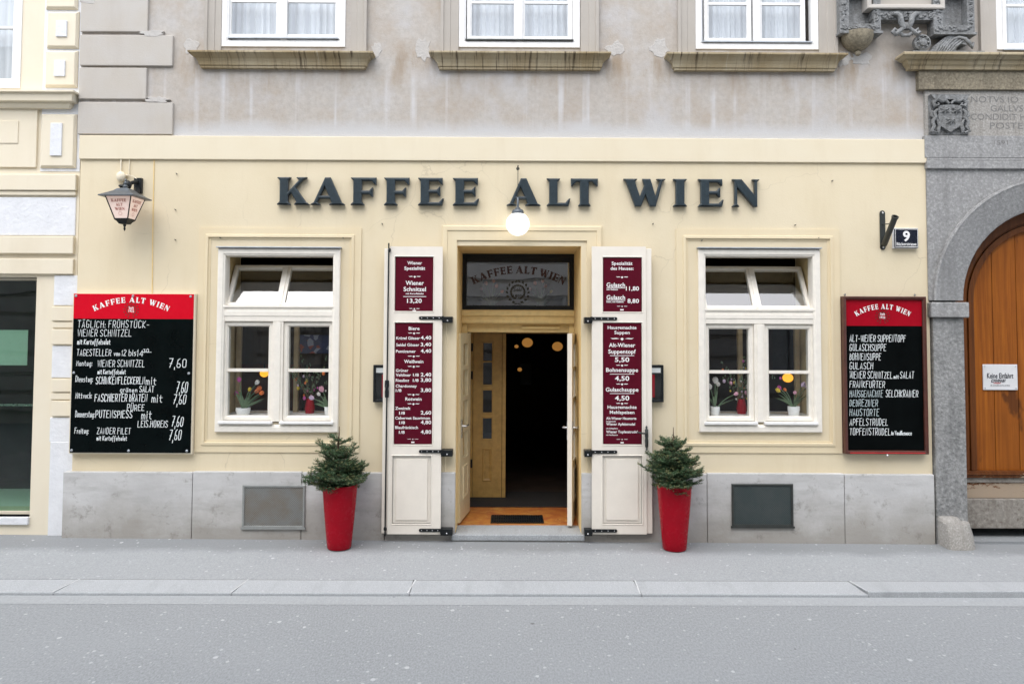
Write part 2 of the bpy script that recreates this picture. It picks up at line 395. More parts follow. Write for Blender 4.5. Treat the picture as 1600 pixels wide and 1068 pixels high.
def asphalt(name, c1, c2, dark_edge=None, specks=1.0, gr=.14):
    t = NT(name); y = t.sep()[1]
    a = t.mix(t.ramp(t.noise(.55, 8, .6), .35, .65), c1, c2)
    g = t.noise(75, 4, .75, sc=(1, .45, 1))
    a = t.mix(t.ramp(g, .34, .66), tuple((1-1.6*gr)*x for x in c1), tuple((1+gr)*x for x in c2))
    a = t.mix(t.math('MULTIPLY', t.ramp(t.noise(.8, 7, .65, loc=(7,2,0)), .4, .7), .25), a, tuple(1.12*x for x in c2))
    a = t.mix(t.math('MULTIPLY', t.ramp(t.noise(140, 2, .6, sc=(1,.5,1), loc=(5,5,0)), .64, .74), .5), a, tuple(min(1, 1.6*x) for x in c1))
    if dark_edge is not None:
        e = t.math('ADD', y, t.math('MULTIPLY', t.noise(2.3, 7, .7, loc=(1,1,1)), .38))
        a = t.mix(t.math('MULTIPLY', t.ramp(e, dark_edge+.03, dark_edge+.22), .6), a, tuple(.55*x for x in c1))
    # trodden chewing gum and grit: pale flat spots, a few dark
    for sc, thr, c, loc, k in ((4.6, .075, (.56,.57,.58), (0,0,0), .8), (11, .13, (.54,.55,.56), (3,7,0), .7), (19, .16, (.52,.53,.54), (1,3,0), .5), (2.6, .035, (.07,.07,.07), (9,4,0), .8)):
        vo = t.node('ShaderNodeTexVoronoi'); vo.inputs['Scale'].default_value = sc; vo.inputs['Randomness'].default_value = 1
        l = t.vec((1, .8, .001), loc); t.l.new(l, vo.inputs['Vector'])
        rnd = t.node('ShaderNodeSeparateColor'); t.l.new(vo.outputs['Color'], rnd.inputs[0])
        on = t.ramp(rnd.outputs[0], .62, .64)
        dd = t.math('ADD', vo.outputs['Distance'], t.math('MULTIPLY', t.noise(60, 3, .6), .08))
        a = t.mix(t.math('MULTIPLY', t.math('MULTIPLY', t.ramp(dd, thr+.05, thr+.03), on), k*specks), a, c)
    t.col(a).rough(.88).bump(g, .45, .006); return t.m
M['pavement'] = asphalt('pavement_asphalt', (.322,.337,.344), (.345,.358,.366), dark_edge=-.36, gr=.09)
M['road'] = asphalt('road_asphalt', (.275,.289,.297), (.297,.310,.318), specks=.8)
M['gutter'] = asphalt('gutter_asphalt', (.335,.35,.357), (.355,.369,.376), specks=.4, gr=.06)
M['kerb'] = stone_mat('granite_kerb', (.385,.40,.41), (.365,.378,.388), (.29,.30,.305), grain=110, bump=.15, scale=.8)
M['joint'] = plain('mortar_joint', (.56,.57,.57), .9)

def gate_wood(name, c1, c2, worn=None):
    t = NT(name); z = t.sep()[2]
    g = t.math('ADD', t.math('MULTIPLY', t.noise(1, 7, .65, sc=(38, 8, 1.1), dist=.6), .6), t.math('MULTIPLY', t.noise(1, 4, .6, sc=(9, 3, .5), dist=1.2, loc=(3,1,2)), .4))
    a = t.mix(t.ramp(g, .40, .60), c1, c2)
    a = t.mix(t.math('MULTIPLY', t.ramp(t.noise(3.2, 3, .5, sc=(1.5,1,.8), loc=(4,4,4)), .64, .70), .8), a, (.06,.02,.006))
    a = t.mix(t.math('MULTIPLY', t.ramp(t.noise(1.3, 5, .6, sc=(1,1,.5), loc=(2,1,6)), .45, .7), .5), a, tuple(.55*x for x in c2))
    if worn is not None:
        w = t.math('SUBTRACT', t.noise(1, 8, .75, sc=(9,3,16)), t.math('MULTIPLY', t.math('SUBTRACT', z, worn), 1.4))
        a = t.mix(t.math('MULTIPLY', t.ramp(w, .47, .56), .8), a, (.42,.34,.25))
    t.b.inputs['Specular IOR Level'].default_value = .2; t.col(a).rough(t.ramp(g, .3, .7, .38, .6)).bump(g, .25, .006); return t.m
M['gate'] = gate_wood('varnished_gate_wood', (.35,.108,.011), (.22,.06,.006), worn=.62)
M['gate_dark'] = gate_wood('dark_gate_frame_wood', (.16,.05,.010), (.085,.026,.006), worn=.60)
M['gate_worn'] = stone_mat('weathered_gate_board', (.26,.24,.21), (.20,.18,.155), (.08,.05,.03), grain=22, bump=.5, scale=3)

def grille_mat(name, c1, c2):
    t = NT(name)
    ch = t.node('ShaderNodeTexChecker'); ch.inputs['Scale'].default_value = 105; t.l.new(t.vec((1,.001,1)), ch.inputs['Vector'])
    a = t.mix(t.ramp(t.noise(6, 6), .4, .65), c1, c2)
    t.col(t.mix(t.math('MULTIPLY', ch.outputs['Fac'], .7), a, tuple(.3*x for x in c1))).rough(.6)
    t.b.inputs['Metallic'].default_value = .3
    t.bump(ch.outputs['Fac'], .5, .004); return t.m
M['vent_a'] = grille_mat('rusty_vent_mesh', (.27,.275,.26), (.25,.22,.18))
M['vent_frame'] = plain('grey_painted_iron', (.25,.26,.25), .6)
M['vent_b'] = grille_mat('green_vent_mesh', (.055,.075,.075), (.075,.09,.088))
def tile_mat():
    t = NT('marbled_floor_tiles')
    a = t.mix(t.ramp(t.noise(3.5, 6, .6, dist=1.5), .38, .62), (.56,.23,.05), (.40,.11,.035))
    a = t.mix(t.ramp(t.noise(5, 5, .6, dist=2, loc=(3,3,1)), .55, .68), a, (.62,.36,.10))
    t.col(a).rough(.35); return t.m
M['tiles'] = tile_mat()
def fir_mat():
    t = NT('fir_needles')
    g = t.node('ShaderNodeNewGeometry')
    a = t.mix(g.outputs['Random Per Island'], (.030,.074,.034), (.095,.165,.07))
    a = t.mix(t.math('MULTIPLY', t.ramp(t.noise(9, 3), .55, .75), .55), a, (.16,.20,.12))
    t.col(a).rough(.5); return t.m
M['fir'] = fir_mat()
M['fir_tip'] = plain('fir_young_tip', (.20,.21,.09), .55, var=.3, nscale=30, bump=0)
def curtain_mat(name, c):
    t = NT(name); w = t.noise(1, 3, .5, sc=(14,1,.5))
    t.col(t.mix(t.ramp(w, .3, .7), tuple(.75*x for x in c), c)).rough(.9).bump(w, .25, .02); return t.m
M['curtain'] = curtain_mat('sheer_curtain', (.72,.74,.77))
M['drape'] = curtain_mat('dark_drape', (.10,.075,.05))
def poster_mat():
    t = NT('printed_poster')
    vo = t.node('ShaderNodeTexVoronoi'); vo.inputs['Scale'].default_value = 16; t.l.new(t.vec((1,.001,1.2)), vo.inputs['Vector'])
    cr = t.node('ShaderNodeValToRGB'); e = cr.color_ramp; e.interpolation = 'CONSTANT'
    e.elements[0].color = (.02,.03,.09,1); e.elements[1].position = .45; e.elements[1].color = (.25,.28,.36,1)
    for p, c in ((.62, (.26,.05,.03,1)), (.78, (.03,.04,.12,1))): x = e.elements.new(p); x.color = c
    sc = t.node('ShaderNodeSeparateColor'); t.l.new(vo.outputs['Color'], sc.inputs[0]); t.l.new(sc.outputs[0], cr.inputs[0])
    t.col(cr.outputs[0]).rough(.4); return t.m
M['poster'] = poster_mat()

# ------------------------------------------------------------------ lettering
def poly_area(p): return sum(p[i][0]*p[(i+1)%len(p)][1]-p[(i+1)%len(p)][0]*p[i][1] for i in range(len(p)))/2
ST = [(0,0),(.49,0),(.49,.03),(.40,.12)]; TL = [(0,1),(0,.97),(.09,.88),(.09,.12),(0,.03)]
SERIF = {   # glyph: (advance width, outline, hole)
 'I': (.49, ST+[(.40,.88),(.49,.97),(.49,1)]+TL, None),
 'E': (.93, [(0,0),(.86,0),(.93,.25),(.88,.26),(.74,.12),(.40,.12),(.40,.45),(.66,.45),(.76,.34),(.80,.34),(.80,.68),(.76,.68),(.66,.57),(.40,.57),(.40,.88),(.72,.88),(.84,.76),(.88,.76),(.88,1)]+TL, None),
 'F': (.92, ST+[(.40,.40),(.66,.40),(.76,.30),(.80,.30),(.80,.64),(.76,.64),(.66,.53),(.40,.53),(.40,.88),(.74,.88),(.87,.74),(.92,.74),(.92,1)]+TL, None),
 'L': (.87, [(0,0),(.80,0),(.87,.27),(.82,.28),(.68,.12),(.40,.12),(.40,.88),(.49,.97),(.49,1)]+TL, None),
 'T': (.98, [(.27,0),(.71,0),(.71,.03),(.65,.12),(.65,.88),(.78,.88),(.92,.72),(.97,.72),(.98,1),(0,1),(.01,.72),(.06,.72),(.20,.88),(.33,.88),(.33,.12),(.27,.03)], None),
 'N': (.98, [(0,0),(.25,0),(.25,.03),(.18,.10),(.18,.70),(.78,0),(.90,0),(.90,.9),(.98,.97),(.98,1),(.72,1),(.72,.97),(.80,.9),(.80,.44),(.34,1),(0,1),(0,.97),(.08,.9),(.08,.10),(0,.03)], None),
 'K': (1.18, [(0,0),(.49,0),(.49,.03),(.40,.12),(.40,.33),(.50,.44),(.70,.11),(.62,.03),(.62,0),(1.18,0),(1.18,.03),(1.05,.12),(.68,.62),(.93,.89),(1.08,.97),(1.08,1),(.70,1),(.70,.97),(.78,.89),(.40,.48),(.40,.88),(.49,.97),(.49,1)]+TL, None),
 'A': (1.24, [(0,0),(.36,0),(.36,.03),(.25,.09),(.315,.23),(.70,.23),(.76,.09),(.68,.03),(.68,0),(1.24,0),(1.24,.03),(1.13,.10),(.72,1.0),(.52,1.0),(.12,.10),(0,.03)], [(.365,.34),(.51,.68),(.655,.34)]),
 'W': (1.52, [(.42,0),(.64,0),(.80,.42),(.95,0),(1.17,0),(1.42,.9),(1.52,.97),(1.52,1),(1.20,1),(1.20,.97),(1.31,.9),(1.16,.38),(.98,1),(.68,1),(.75,.76),(.60,.36),(.42,.9),(.50,.97),(.50,1),(0,1),(0,.97),(.09,.9)], None)}
def curve_mesh(splines, extrude=0, bevel=0):
    c = bpy.data.curves.new('t', 'CURVE'); c.dimensions = '2D'; c.fill_mode = 'BOTH'; c.extrude = extrude; c.bevel_depth = bevel; c.bevel_resolution = 2; c.offset = -bevel
    for p in splines:
        sp = c.splines.new('POLY'); sp.points.add(len(p)-1); sp.use_cyclic_u = True
        for q, (x, y) in zip(sp.points, p): q.co = (x, y, 0, 1)
    o = bpy.data.objects.new('t', c); me = bpy.data.meshes.new_from_object(o)
    v = [tuple(x.co) for x in me.vertices]; f = [tuple(x.vertices) for x in me.polygons]
    bpy.data.objects.remove(o); bpy.data.curves.remove(c); bpy.data.meshes.remove(me)
    return v, f
_tc = {}
def glyph(ch, k):
    "flat serif capital: (width, verts, faces)"
    if (ch, k) not in _tc:
        w, o, h = SERIF[ch]; _tc[ch, k] = (w,)+curve_mesh([o]+([h] if h else []))
    return _tc[ch, k]
def text_mesh(body, bold):
    key = (body, bold)
    if key not in _tc:
        c = bpy.data.curves.new('t', 'FONT'); c.body = body; c.size = 1; c.resolution_u = 3; c.offset = bold; c.fill_mode = 'FRONT'; c.space_character = 1+bold*1.5
        o = bpy.data.objects.new('t', c); me = bpy.data.meshes.new_from_object(o)
        v = [(x.co.x, x.co.y) for x in me.vertices]; f = [tuple(p.vertices) for p in me.polygons]
        bpy.data.objects.remove(o); bpy.data.curves.remove(c); bpy.data.meshes.remove(me)
        _tc[key] = (v, f)
    return _tc[key]
def put_text(mb, body, x, py, w, h, y, align='l', bold=.018, slant=0.0):
    "printed line: x = left / centre / right pixel, py = baseline pixel, w = width, h = capital height in pixels"
    v, f = text_mesh(body, bold)
    if not v: return
    xa, xb = min(a for a,_ in v), max(a for a,_ in v)
    x0 = x if align == 'l' else x-w/2 if align == 'c' else x-w
    X0, z = U(x0, py, y); X1 = Xp(x0+w, py, y); k = (X1-X0)/(xb-xa); kz = (Zp(x0, py-h, y)-z)/.73
    mb.add([(X0+(a-xa)*k+b*kz*slant, y, z+b*kz) for a, b in v], f)
def lin(mb, x0, x1, py, y, t=1.0):
    a, za = U(x0, py, y); b, zb = U(x1, py, y); h = t*PX/2
    mb.add([(a,y,za-h),(b,y,zb-h),(b,y,zb+h),(a,y,za+h)], [(0,1,2,3)])
def orn(mb, cx, py, w, y, h=2.2):
    "small printed flourish: centre lozenge with a curling wedge each side"
    c, z = U(cx, py, y); W = w*PX/2; H = h*PX
    mb.add([(c-H*.9,y,z),(c,y,z-H),(c+H*.9,y,z),(c,y,z+H*.6)], [(0,1,2,3)])
    for s in (-1, 1):
        p = [(.22,.0),(.5,.32),(.8,.2),(1,.34),(.82,-.16),(.5,-.08)]
        q = [(c+s*a*W, y, z+b*H*1.3) for a, b in p]
        mb.add(q if s < 0 else q, [tuple(range(6)) if s < 0 else tuple(range(5,-1,-1))])
STROKE = {'A':"02 29 42|14 34",'B':"02 09 28 37 26 06|26 35 33 22 02",'C':"48 39 19 08 03 12 32 43",'D':"02 09 29 47 44 22 02",'E':"49 09 02 42|06 36",'F':"49 09 02|06 36",
 'G':"48 39 19 08 03 12 32 43 45 25",'H':"02 09|42 49|06 46",'I':"02 09",'J':"39 33 22 12 03",'K':"02 09|49 05 42",'L':"09 02 42",'M':"02 09 25 49 42",'N':"02 09 42 49",'O':"19 08 03 12 32 43 48 39 19",
 'P':"02 09 39 48 46 35 05",'R':"02 09 39 48 46 35 05|25 42",'S':"48 39 19 08 07 16 35 44 43 32 12 03",'T':"09 49|29 22",'U':"09 03 12 32 43 49",'V':"09 22 49",'W':"09 12 26 32 49",'Z':"09 49 02 42",
 'a':"36 16 05 03 12 23 36 32",'b':"09 02 32 43 45 36 06",'c':"36 16 05 03 12 32",'d':"36 16 05 03 12 32|39 32",'e':"04 34 35 26 16 05 03 12 32",'f':"39 29 18 10|06 26",'g':"36 16 05 03 12 32|36 30 10",'h':"09 02|05 16 26 35 32",
 'i':"06 02|08 07",'k':"09 02|36 04 32",'l':"09 02",'m':"02 06|05 16 25 22|25 36 45 42",'n':"02 06|05 16 26 35 32",'o':"16 05 03 12 22 33 35 26 16",'r':"02 06|04 16 26",'s':"36 06 05 34 33 22 02",'t':"18 13 22 32|06 36",
 'u':"06 03 12 22 33|36 32",'v':"06 22 46",'w':"06 12 25 32 46",'0':"19 08 03 12 32 43 48 39 19",'1':"07 19 12",'2':"08 19 39 48 47 02 42",'3':"09 39 26 44 32 02",'4':"32 39 04 44",'6':"39 18 04 03 12 32 43 44 35 15 04",'7':"09 49 12|15 35",
 ':':"06 05|03 02",',':"02 00",'-':"05 35",'.':"02 03",'z':"06 36 02 32"}
UML = {'Ä':'A','Ö':'O','Ü':'U','ä':'a','ö':'o','ü':'u'}
rng = random.Random(5)
_lay = [0]
def ribbon(mb, pts, w, y):
    n = len(pts); P = [Vector((p[0], p[1])) for p in pts]; L = []; Rr = []
    for i in range(n):
        d0 = (P[i]-P[i-1]).normalized() if i else None; d1 = (P[i+1]-P[i]).normalized() if i < n-1 else None
        d = (d0+d1) if d0 is not None and d1 is not None else (d1 if d0 is None else d0)
        if d.length < .2: d = d1
        d = d.normalized(); nn = Vector((-d.y, d.x)); base = d1 if d1 is not None else d0
        k = 1/max(.55, abs(nn.dot(Vector((-base.y, base.x))))); ww = w*k*.5
        e = d*(w*.45*(-1 if i == 0 else 1 if i == n-1 else 0))
        L.append(P[i]+nn*ww+e); Rr.append(P[i]-nn*ww+e)
    mb.add([(a.x,y,a.y) for a in Rr]+[(a.x,y,a.y) for a in L], [(i,i+1,n+i+1,n+i) for i in range(n-1)])
def chalk(mb, body, px, py, px2, h, y, w=1.05, slant=.06, jit=.35):
    "hand-written line, stroke by stroke, from pixel px to px2 on baseline py with capital height h"
    items = []; cx = 0.0
    for ch in body:
        if ch == ' ': cx += 3.0; continue
        um = ch in UML; g = STROKE.get(UML.get(ch, ch)); 
        if g is None: continue
        st = [[(int(a[0]), int(a[1])-2) for a in s.split()] for s in g.split('|')]
        top = max(b for s in st for _, b in s)
        if um: st += [[(1, top+1),(1, top+1.8)], [(3, top+1),(3, top+1.8)]]
        wd_ = max(a for s in st for a, _ in s)
        items.append((cx, st)); cx += wd_+2.6
    cx -= 2.5; X0, z = U(px, py, y); X1 = Xp(px2, py, y); kx = (X1-X0)/cx; kz = (Zp(px, py-h, y)-z)/7
    for ox, st in items:
        jy = rng.uniform(-jit, jit)*.5; jh = rng.uniform(.93, 1.07)
        for s in st:
            _lay[0] = (_lay[0]+1) % 5
            pts = [(X0+(ox+a+rng.uniform(-jit,jit)*.4)*kx+b*kz*slant, z+(b*jh+jy+rng.uniform(-jit,jit)*.3)*kz) for a, b in s]
            ribbon(mb, pts, w*PX, y-.0004*_lay[0])
def arc_text(mb, body, px, py_mid, half, sag, h, y, gap=.16, space=.55):
    "serif capitals along an arc; px,py_mid = baseline at the crown, half = half chord, sag = drop at the ends (pixels)"
    c, z = U(px, py_mid, y); r = (half*half+sag*sag)/(2*sag)*PX; H = h*PX
    adv = []; t = 0
    for ch in body:
        w = space if ch == ' ' else SERIF[ch][0]+gap
        adv.append((ch, t+w/2, w)); t += w
    tot = 2*math.asin(min(1, half*PX/r))*r; k = tot/t
    for ch, m, w in adv:
        if ch == ' ': continue
        a = (m*k-tot/2)/r; gw, v, f = glyph(ch, 0); ca, sa = math.cos(a), math.sin(a)
        kx = min(k, H)
        b = len(mb.v)
        mb.add([(c+(r+vy*H)*sa+(vx-gw/2)*kx*ca, y, z-r+(r+vy*H)*ca-(vx-gw/2)*kx*sa) for vx, vy, _ in v], f)
def wreath(mb, px, py, r, y, n=9, leaf=.32):
    c, z = U(px, py, y); r *= PX
    for s in (-1, 1):
        for i in range(n):
            a = math.radians(-75+150*i/(n-1))
            for k in (-1, 1):
                cx, cz = c+s*math.cos(a)*r*(1+.12*k), z+math.sin(a)*r*(1+.12*k)
                t = a+math.pi/2-k*.6; dx, dz = s*math.cos(t)*r*leaf, math.sin(t)*r*leaf; nx, nz = -dz*.32, dx*.32
                q = [(cx,y,cz),(cx+dx*.5+nx,y,cz+dz*.5+nz),(cx+dx,y,cz+dz),(cx+dx*.5-nx,y,cz+dz*.5-nz)]
                _lay[0] = (_lay[0]+1) % 7; q = [(a_, y-.0003*_lay[0], c_) for a_, _, c_ in q]
                mb.add(q, [(0,3,2,1)])
def letters(name, mb, mat, parent): return mb.build(name, mat, parent)

# ------------------------------------------------------------------ the street
YW = -.02                    # front face of the painted ground floor
def ground_sheet():
    kb_y = G(800, 906, -.02)[1]
    mb = MB(); xs = [-26+2*i for i in range(27)]; ys = [.4, -.08, -.5, kb_y]
    def zz(x, y): 
        t = min(1, max(0, (y-kb_y)/(-.07-kb_y)))
        return -.02*(1-t)-t*max(-.05, min(.05, x*.0045+.0))
    for i in range(len(xs)-1):
        for j in range(3):
            q = [(xs[i],ys[j+1]),(xs[i+1],ys[j+1]),(xs[i+1],ys[j]),(xs[i],ys[j])]
            mb.add([(x,y,zz(x,y)) for x, y in q], [(0,1,2,3)])
    tag(mb.build('pavement', M['pavement'], weld=True, smooth=True), 'grey asphalt pavement along the cafe front', 'pavement', kind='structure')
    kf_y = G(800, 925, -.035)[1]; gf_y = G(800, 944, -.075)[1]
    # granite kerb stones, bevelled
    ends = [-26.0]+[G(px, 915, -.025)[0] for px in (-175, 100, 373, 643, 996, 1339, 1625)]+[26.0]
    k = MB()
    for i in range(len(ends)-1):
        sk = (-.05, -.045, -.03, -.02, 0, .012, .03, .04, .05)
        a, b = ends[i]+.0012, ends[i+1]-.0012
        m = len(k.v); drop = .03 if ends[i] > 3 else .012
        sl, sr = sk[i], sk[i+1]
        k.hprism([(a+sl, kf_y), (b+sr, kf_y), (b-sr, kb_y), (a-sl, kb_y)], -.4, -.0185)
        if ends[i] > 3:
            k.v[m+4] = (*k.v[m+4][:2], -.02); k.v[m+5] = (*k.v[m+5][:2], -.012)
        else:
            k.v[m+4] = (*k.v[m+4][:2], -.045); k.v[m+5] = (*k.v[m+5][:2], -.045)
    tag(k.build('kerb', M['kerb'], bevel=.008), 'pale granite kerb stones between pavement and road', 'kerb', kind='structure')
    g = MB().add([(-26,gf_y,-.078),(26,gf_y,-.078),(26,kf_y-.0015,-.068),(-26,kf_y-.0015,-.068)], [(0,1,2,3)])
    tag(g.build('gutter', M['gutter']), 'lighter asphalt gutter strip beside the kerb', 'gutter', kind='structure')
    jt = MB()
    for px, s in ((100,-.045),(373,-.03),(643,-.02),(996,0),(1339,.012)):
        x = G(px, 915, -.025)[0]; s = {100:-.045,373:-.03,643:-.02,996:0.0,1339:.012}[px]
        zf_ = -.0105 if px == 1339 else -.0425
        jt.add([(x+s-.006,kf_y+.006,zf_),(x+s+.006,kf_y+.006,zf_),(x-s+.006,kb_y,-.0165),(x-s-.006,kb_y,-.0165)], [(0,1,2,3)])
    jt.build('kerb_joint', M['joint'])['kind'] = 'structure'
    r = MB().add([(-60,-30,-.09),(60,-30,-.09),(60,gf_y+.004,-.0795),(-60,gf_y+.004,-.0795)], [(0,1,2,3)])
    tag(r.build('road', M['road']), 'smooth grey asphalt street in front of the cafe', 'road', kind='structure')
ground_sheet()

# ------------------------------------------------------------------ the cafe building
B = empty('cafe_building', (0,0,0), 'cafe building with yellow painted ground floor, weathered grey plaster above and green letters over the door', 'building')
B['label'] = 'old cafe building with a yellow ground floor under weathered grey plaster'
XL, XR = Xp(122, 400, YW), Xp(1452, 480, YW)
ZB1, ZB0 = Zp(800, 214, -.06), Zp(800, 251, -.06)          # painted band
ZPL = Zp(800, 739, -.07)                                   # plinth top
DOOR = (*R(713, 384, 908, 838, YW)[:2], -.3, Zp(810, 384, YW))
WIN_L = R(352, 400, 518, 655, YW); WIN_R = R(1104, 401, 1268, 656, YW)
hl = (WIN_L[0]-.05, WIN_L[1]+.05, WIN_L[2]-.03, WIN_L[3]+.04); hr = (WIN_R[0]-.05, WIN_R[1]+.05, WIN_R[2]-.03, WIN_R[3]+.04)
w = MB().wall(XL, XR, -.4, ZB0+.02, [hl, hr, DOOR], YW, .55); w.build('wall', M['yellow'], B)
b = MB(); b.box(XL-.008, XR-.006, -.046, .05, ZB0, ZB1)
b.build('cornice_band', M['yellow_trim'], B, bevel=.006)
UPX0 = Xp(127, 100, 0)
UW = {'a': dict(sill=(293,583,79,106), arch=(322,574), fr=(347,540), g=((362,432),(446,524)), gb=58, fb=74),
      'b': dict(sill=(670,955,80,108), arch=(689,935), fr=(717,906), g=((737,803),(820,887)), gb=59, fb=75),
      'c': dict(sill=(1042,1325,82,110), arch=(1058,1306), fr=(1086,1278), g=((1107,1166),(1190,1250)), gb=60, fb=78),
      'd': dict(sill=None, arch=(1528,1775), fr=(1555,1748), g=((1572,1642),(1660,1730)), gb=70, fb=79)}
TOPZ = 9.2; WTOP = 7.3
holes = []
for k, d in UW.items(): holes.append((Xp(d['fr'][0], 40), Xp(d['fr'][1], 40), Zp(sum(d['fr'])/2, d['fb']), WTOP))
EPI = (Xp(1352, 10), Xp(1475, 10), Zp(1415, 16), 6.9)
MB().wall(UPX0, 13.0, ZB1-.03, TOPZ, holes, 0, .5).build('upper_wall', M['upper'], B)
# quoins
for x1, y0, y1 in ((232,-60,50),(270,55,103),(229,106,155),(270,160,210)):
    q = R(127, y0, x1, y1, -.025); q = (UPX0-.004, *q[1:])
    MB().box(q[0], q[1], -.032, .02, q[2], q[3]).build('quoin', M['quoin'], B, bevel=.008)
# white filler round the sill ends and other mended spots
rq = random.Random(21)
for px, py, rx_, ry_ in ((299,74,15,14),(588,78,8,14),(662,78,13,19),(962,76,16,12),(1030,74,16,15),(1318,92,12,15),(240,54,22,5),(247,157,20,5),(140,3,16,6),(1345,92,17,12)):
    n = 18; ph = [rq.uniform(.6,1.15) for _ in range(n)]; poly = []
    for i in range(n):
        a = 6.283*i/n; poly.append(U(px+math.cos(a)*rx_*ph[i], py-math.sin(a)*ry_*ph[i], 0))
    if px < 260: poly = [(x, z) for x, z in poly]
    MB().prism(poly, -.004 if px > 260 else -.0345, .0, cap=False).build('plaster_patch', M['patch'], B, bevel=.003)
for px, py in ((276,272),(274,328),(274,375),(597,350),(1300,283),(1242,352),(1020,350),(344,372),(536,372),(1096,376),(1278,372)):
    x_, z_ = U(px, py, YW-.01); MB().tube([(x_, YW+.01, z_), (x_+.003, YW-.03, z_+.004)], .005, 6).build('nail', M['bronze'], B)
# plinth blocks with open joints
jx = [Xp(97,785,-.07), Xp(300,785,-.07), Xp(471,785,-.07), Xp(601,785,-.07), DOOR[0]]; jy = [DOOR[1], Xp(1105,785,-.07), Xp(1320,785,-.07), Xp(1461,785,-.07)]
for js in (jx, jy):
    for i in range(len(js)-1): MB().box(js[i]+.0025, js[i+1]-.0025, -.07, .2, -.45, ZPL+(.006 if i % 2 else 0)).build('plinth_slab', M['plinth'], B, bevel=.007)

def pane(x0, x1, z0, z1, y, parent, m='glass'):
    return MB().box(x0, x1, y, y+.004, z0, z1).build('pane', M[m], parent)

def upper_window(d, first):
    x0, x1 = Xp(d['fr'][0], 40), Xp(d['fr'][1], 40); zb = Zp(sum(d['fr'])/2, d['fb'])
    f = MB().frame(x0, x1, zb, WTOP, [(0,.04),(0,-.012),(.004,-.015),(.055,-.015),(.06,-.01),(.075,-.003),(.078,.06)])
    W = f.build('window', M['white'], B)
    xa, xb = Xp(d['arch'][0], 40), Xp(d['arch'][1], 40)
    a = MB().frame(xa, xb, zb-.06, WTOP+.19, [(0,.01),(0,-.05),(.03,-.05),(.036,-.035),(.10,-.03),(.106,-.022),((x0-xa)-.001,-.022),((x0-xa)-.001,.03)], bottom=False)
    a.build('architrave', M['architrave'], W)
    if d['sill']:
        s0, s1, t, bt = d['sill']; zt, zz = Zp((s0+s1)/2, t, -.15), Zp((s0+s1)/2, bt, -.06); h = zt-zz
        c0, c1 = Xp(s0, t, -.15)+.155, Xp(s1, t, -.15)-.155
        prof = [(.0,zz),(.055,zz),(.055,zz+.022),(.068,zz+.026),(.075,zz+.06),(.09,zz+.09),(.115,zz+h-.045),(.143,zz+h-.024),(.155,zz+h-.02),(.155,zz+h-.004),(.150,zz+h),(0,zz+h+.01)]
        MB().sill(c0, c1, prof).build('sill', M['sill'], W)
    # two casements with one glazing bar, dark gap and rain rail under them
    zg = Zp(800, d['gb'], .02)
    MB().box(x0+.07, x1-.07, -.03, .012, zg-.045, zg-.033).build('rain_rail', M['bronze' if d is UW['b'] else 'zinc'], W)
    for g0, g1 in d['g']:
        a0, a1 = Xp(g0, 40, .03), Xp(g1, 40, .03)
        fr = MB().frame(a0-.05, a1+.05, zg-.035, WTOP-.08, [(0,.05),(0,.012),(.004,.008),(.03,.008),(.042,.018),(.05,.02),(.05,.05)])
        for k in range(3): 
            zc = Zp(800, 3)+k*.62
            fr.box(a0, a1, .014, .045, zc-.014, zc+.014)
        sh = fr.build('sash', M['white'], W)
        pane(a0, a1, zg, WTOP-.12, .026, W, 'glass_shiny')
        # sheer curtain behind
        n = 26; cu = MB(); c0, c1 = (a0-.04, a1+.04)
        cu.add([(c0+(c1-c0)*i/n, .16+.018*math.sin(i*1.9)+.01*math.sin(i*.7), z) for z in (zg-.1, WTOP) for i in range(n+1)], [(i,i+1,n+2+i,n+1+i) for i in range(n)])
        cu.build('curtain', M['curtain'], W, smooth=True)
    MB().box((x0+x1)/2-.035, (x0+x1)/2+.035, -.006, .05, zb+.07, WTOP-.07).build('mullion', M['white'], W, bevel=.006)
    return W
for i, k in enumerate('abcd'): upper_window(UW[k], i == 0)
rm = MB()
for x0, x1 in ((-4.6,5.2),(4.6,8.0)): pass
rm.add([(UPX0+.1,.52,3.6),(12.8,.52,3.6),(12.8,3.2,3.6),(UPX0+.1,3.2,3.6),(UPX0+.1,.52,8),(12.8,.52,8),(12.8,3.2,8),(UPX0+.1,3.2,8)], [(0,1,2,3),(7,6,5,4),(3,2,6,7),(0,3,7,4),(2,1,5,6)])
rm.build('upstairs_room', M['pale_room'], B)

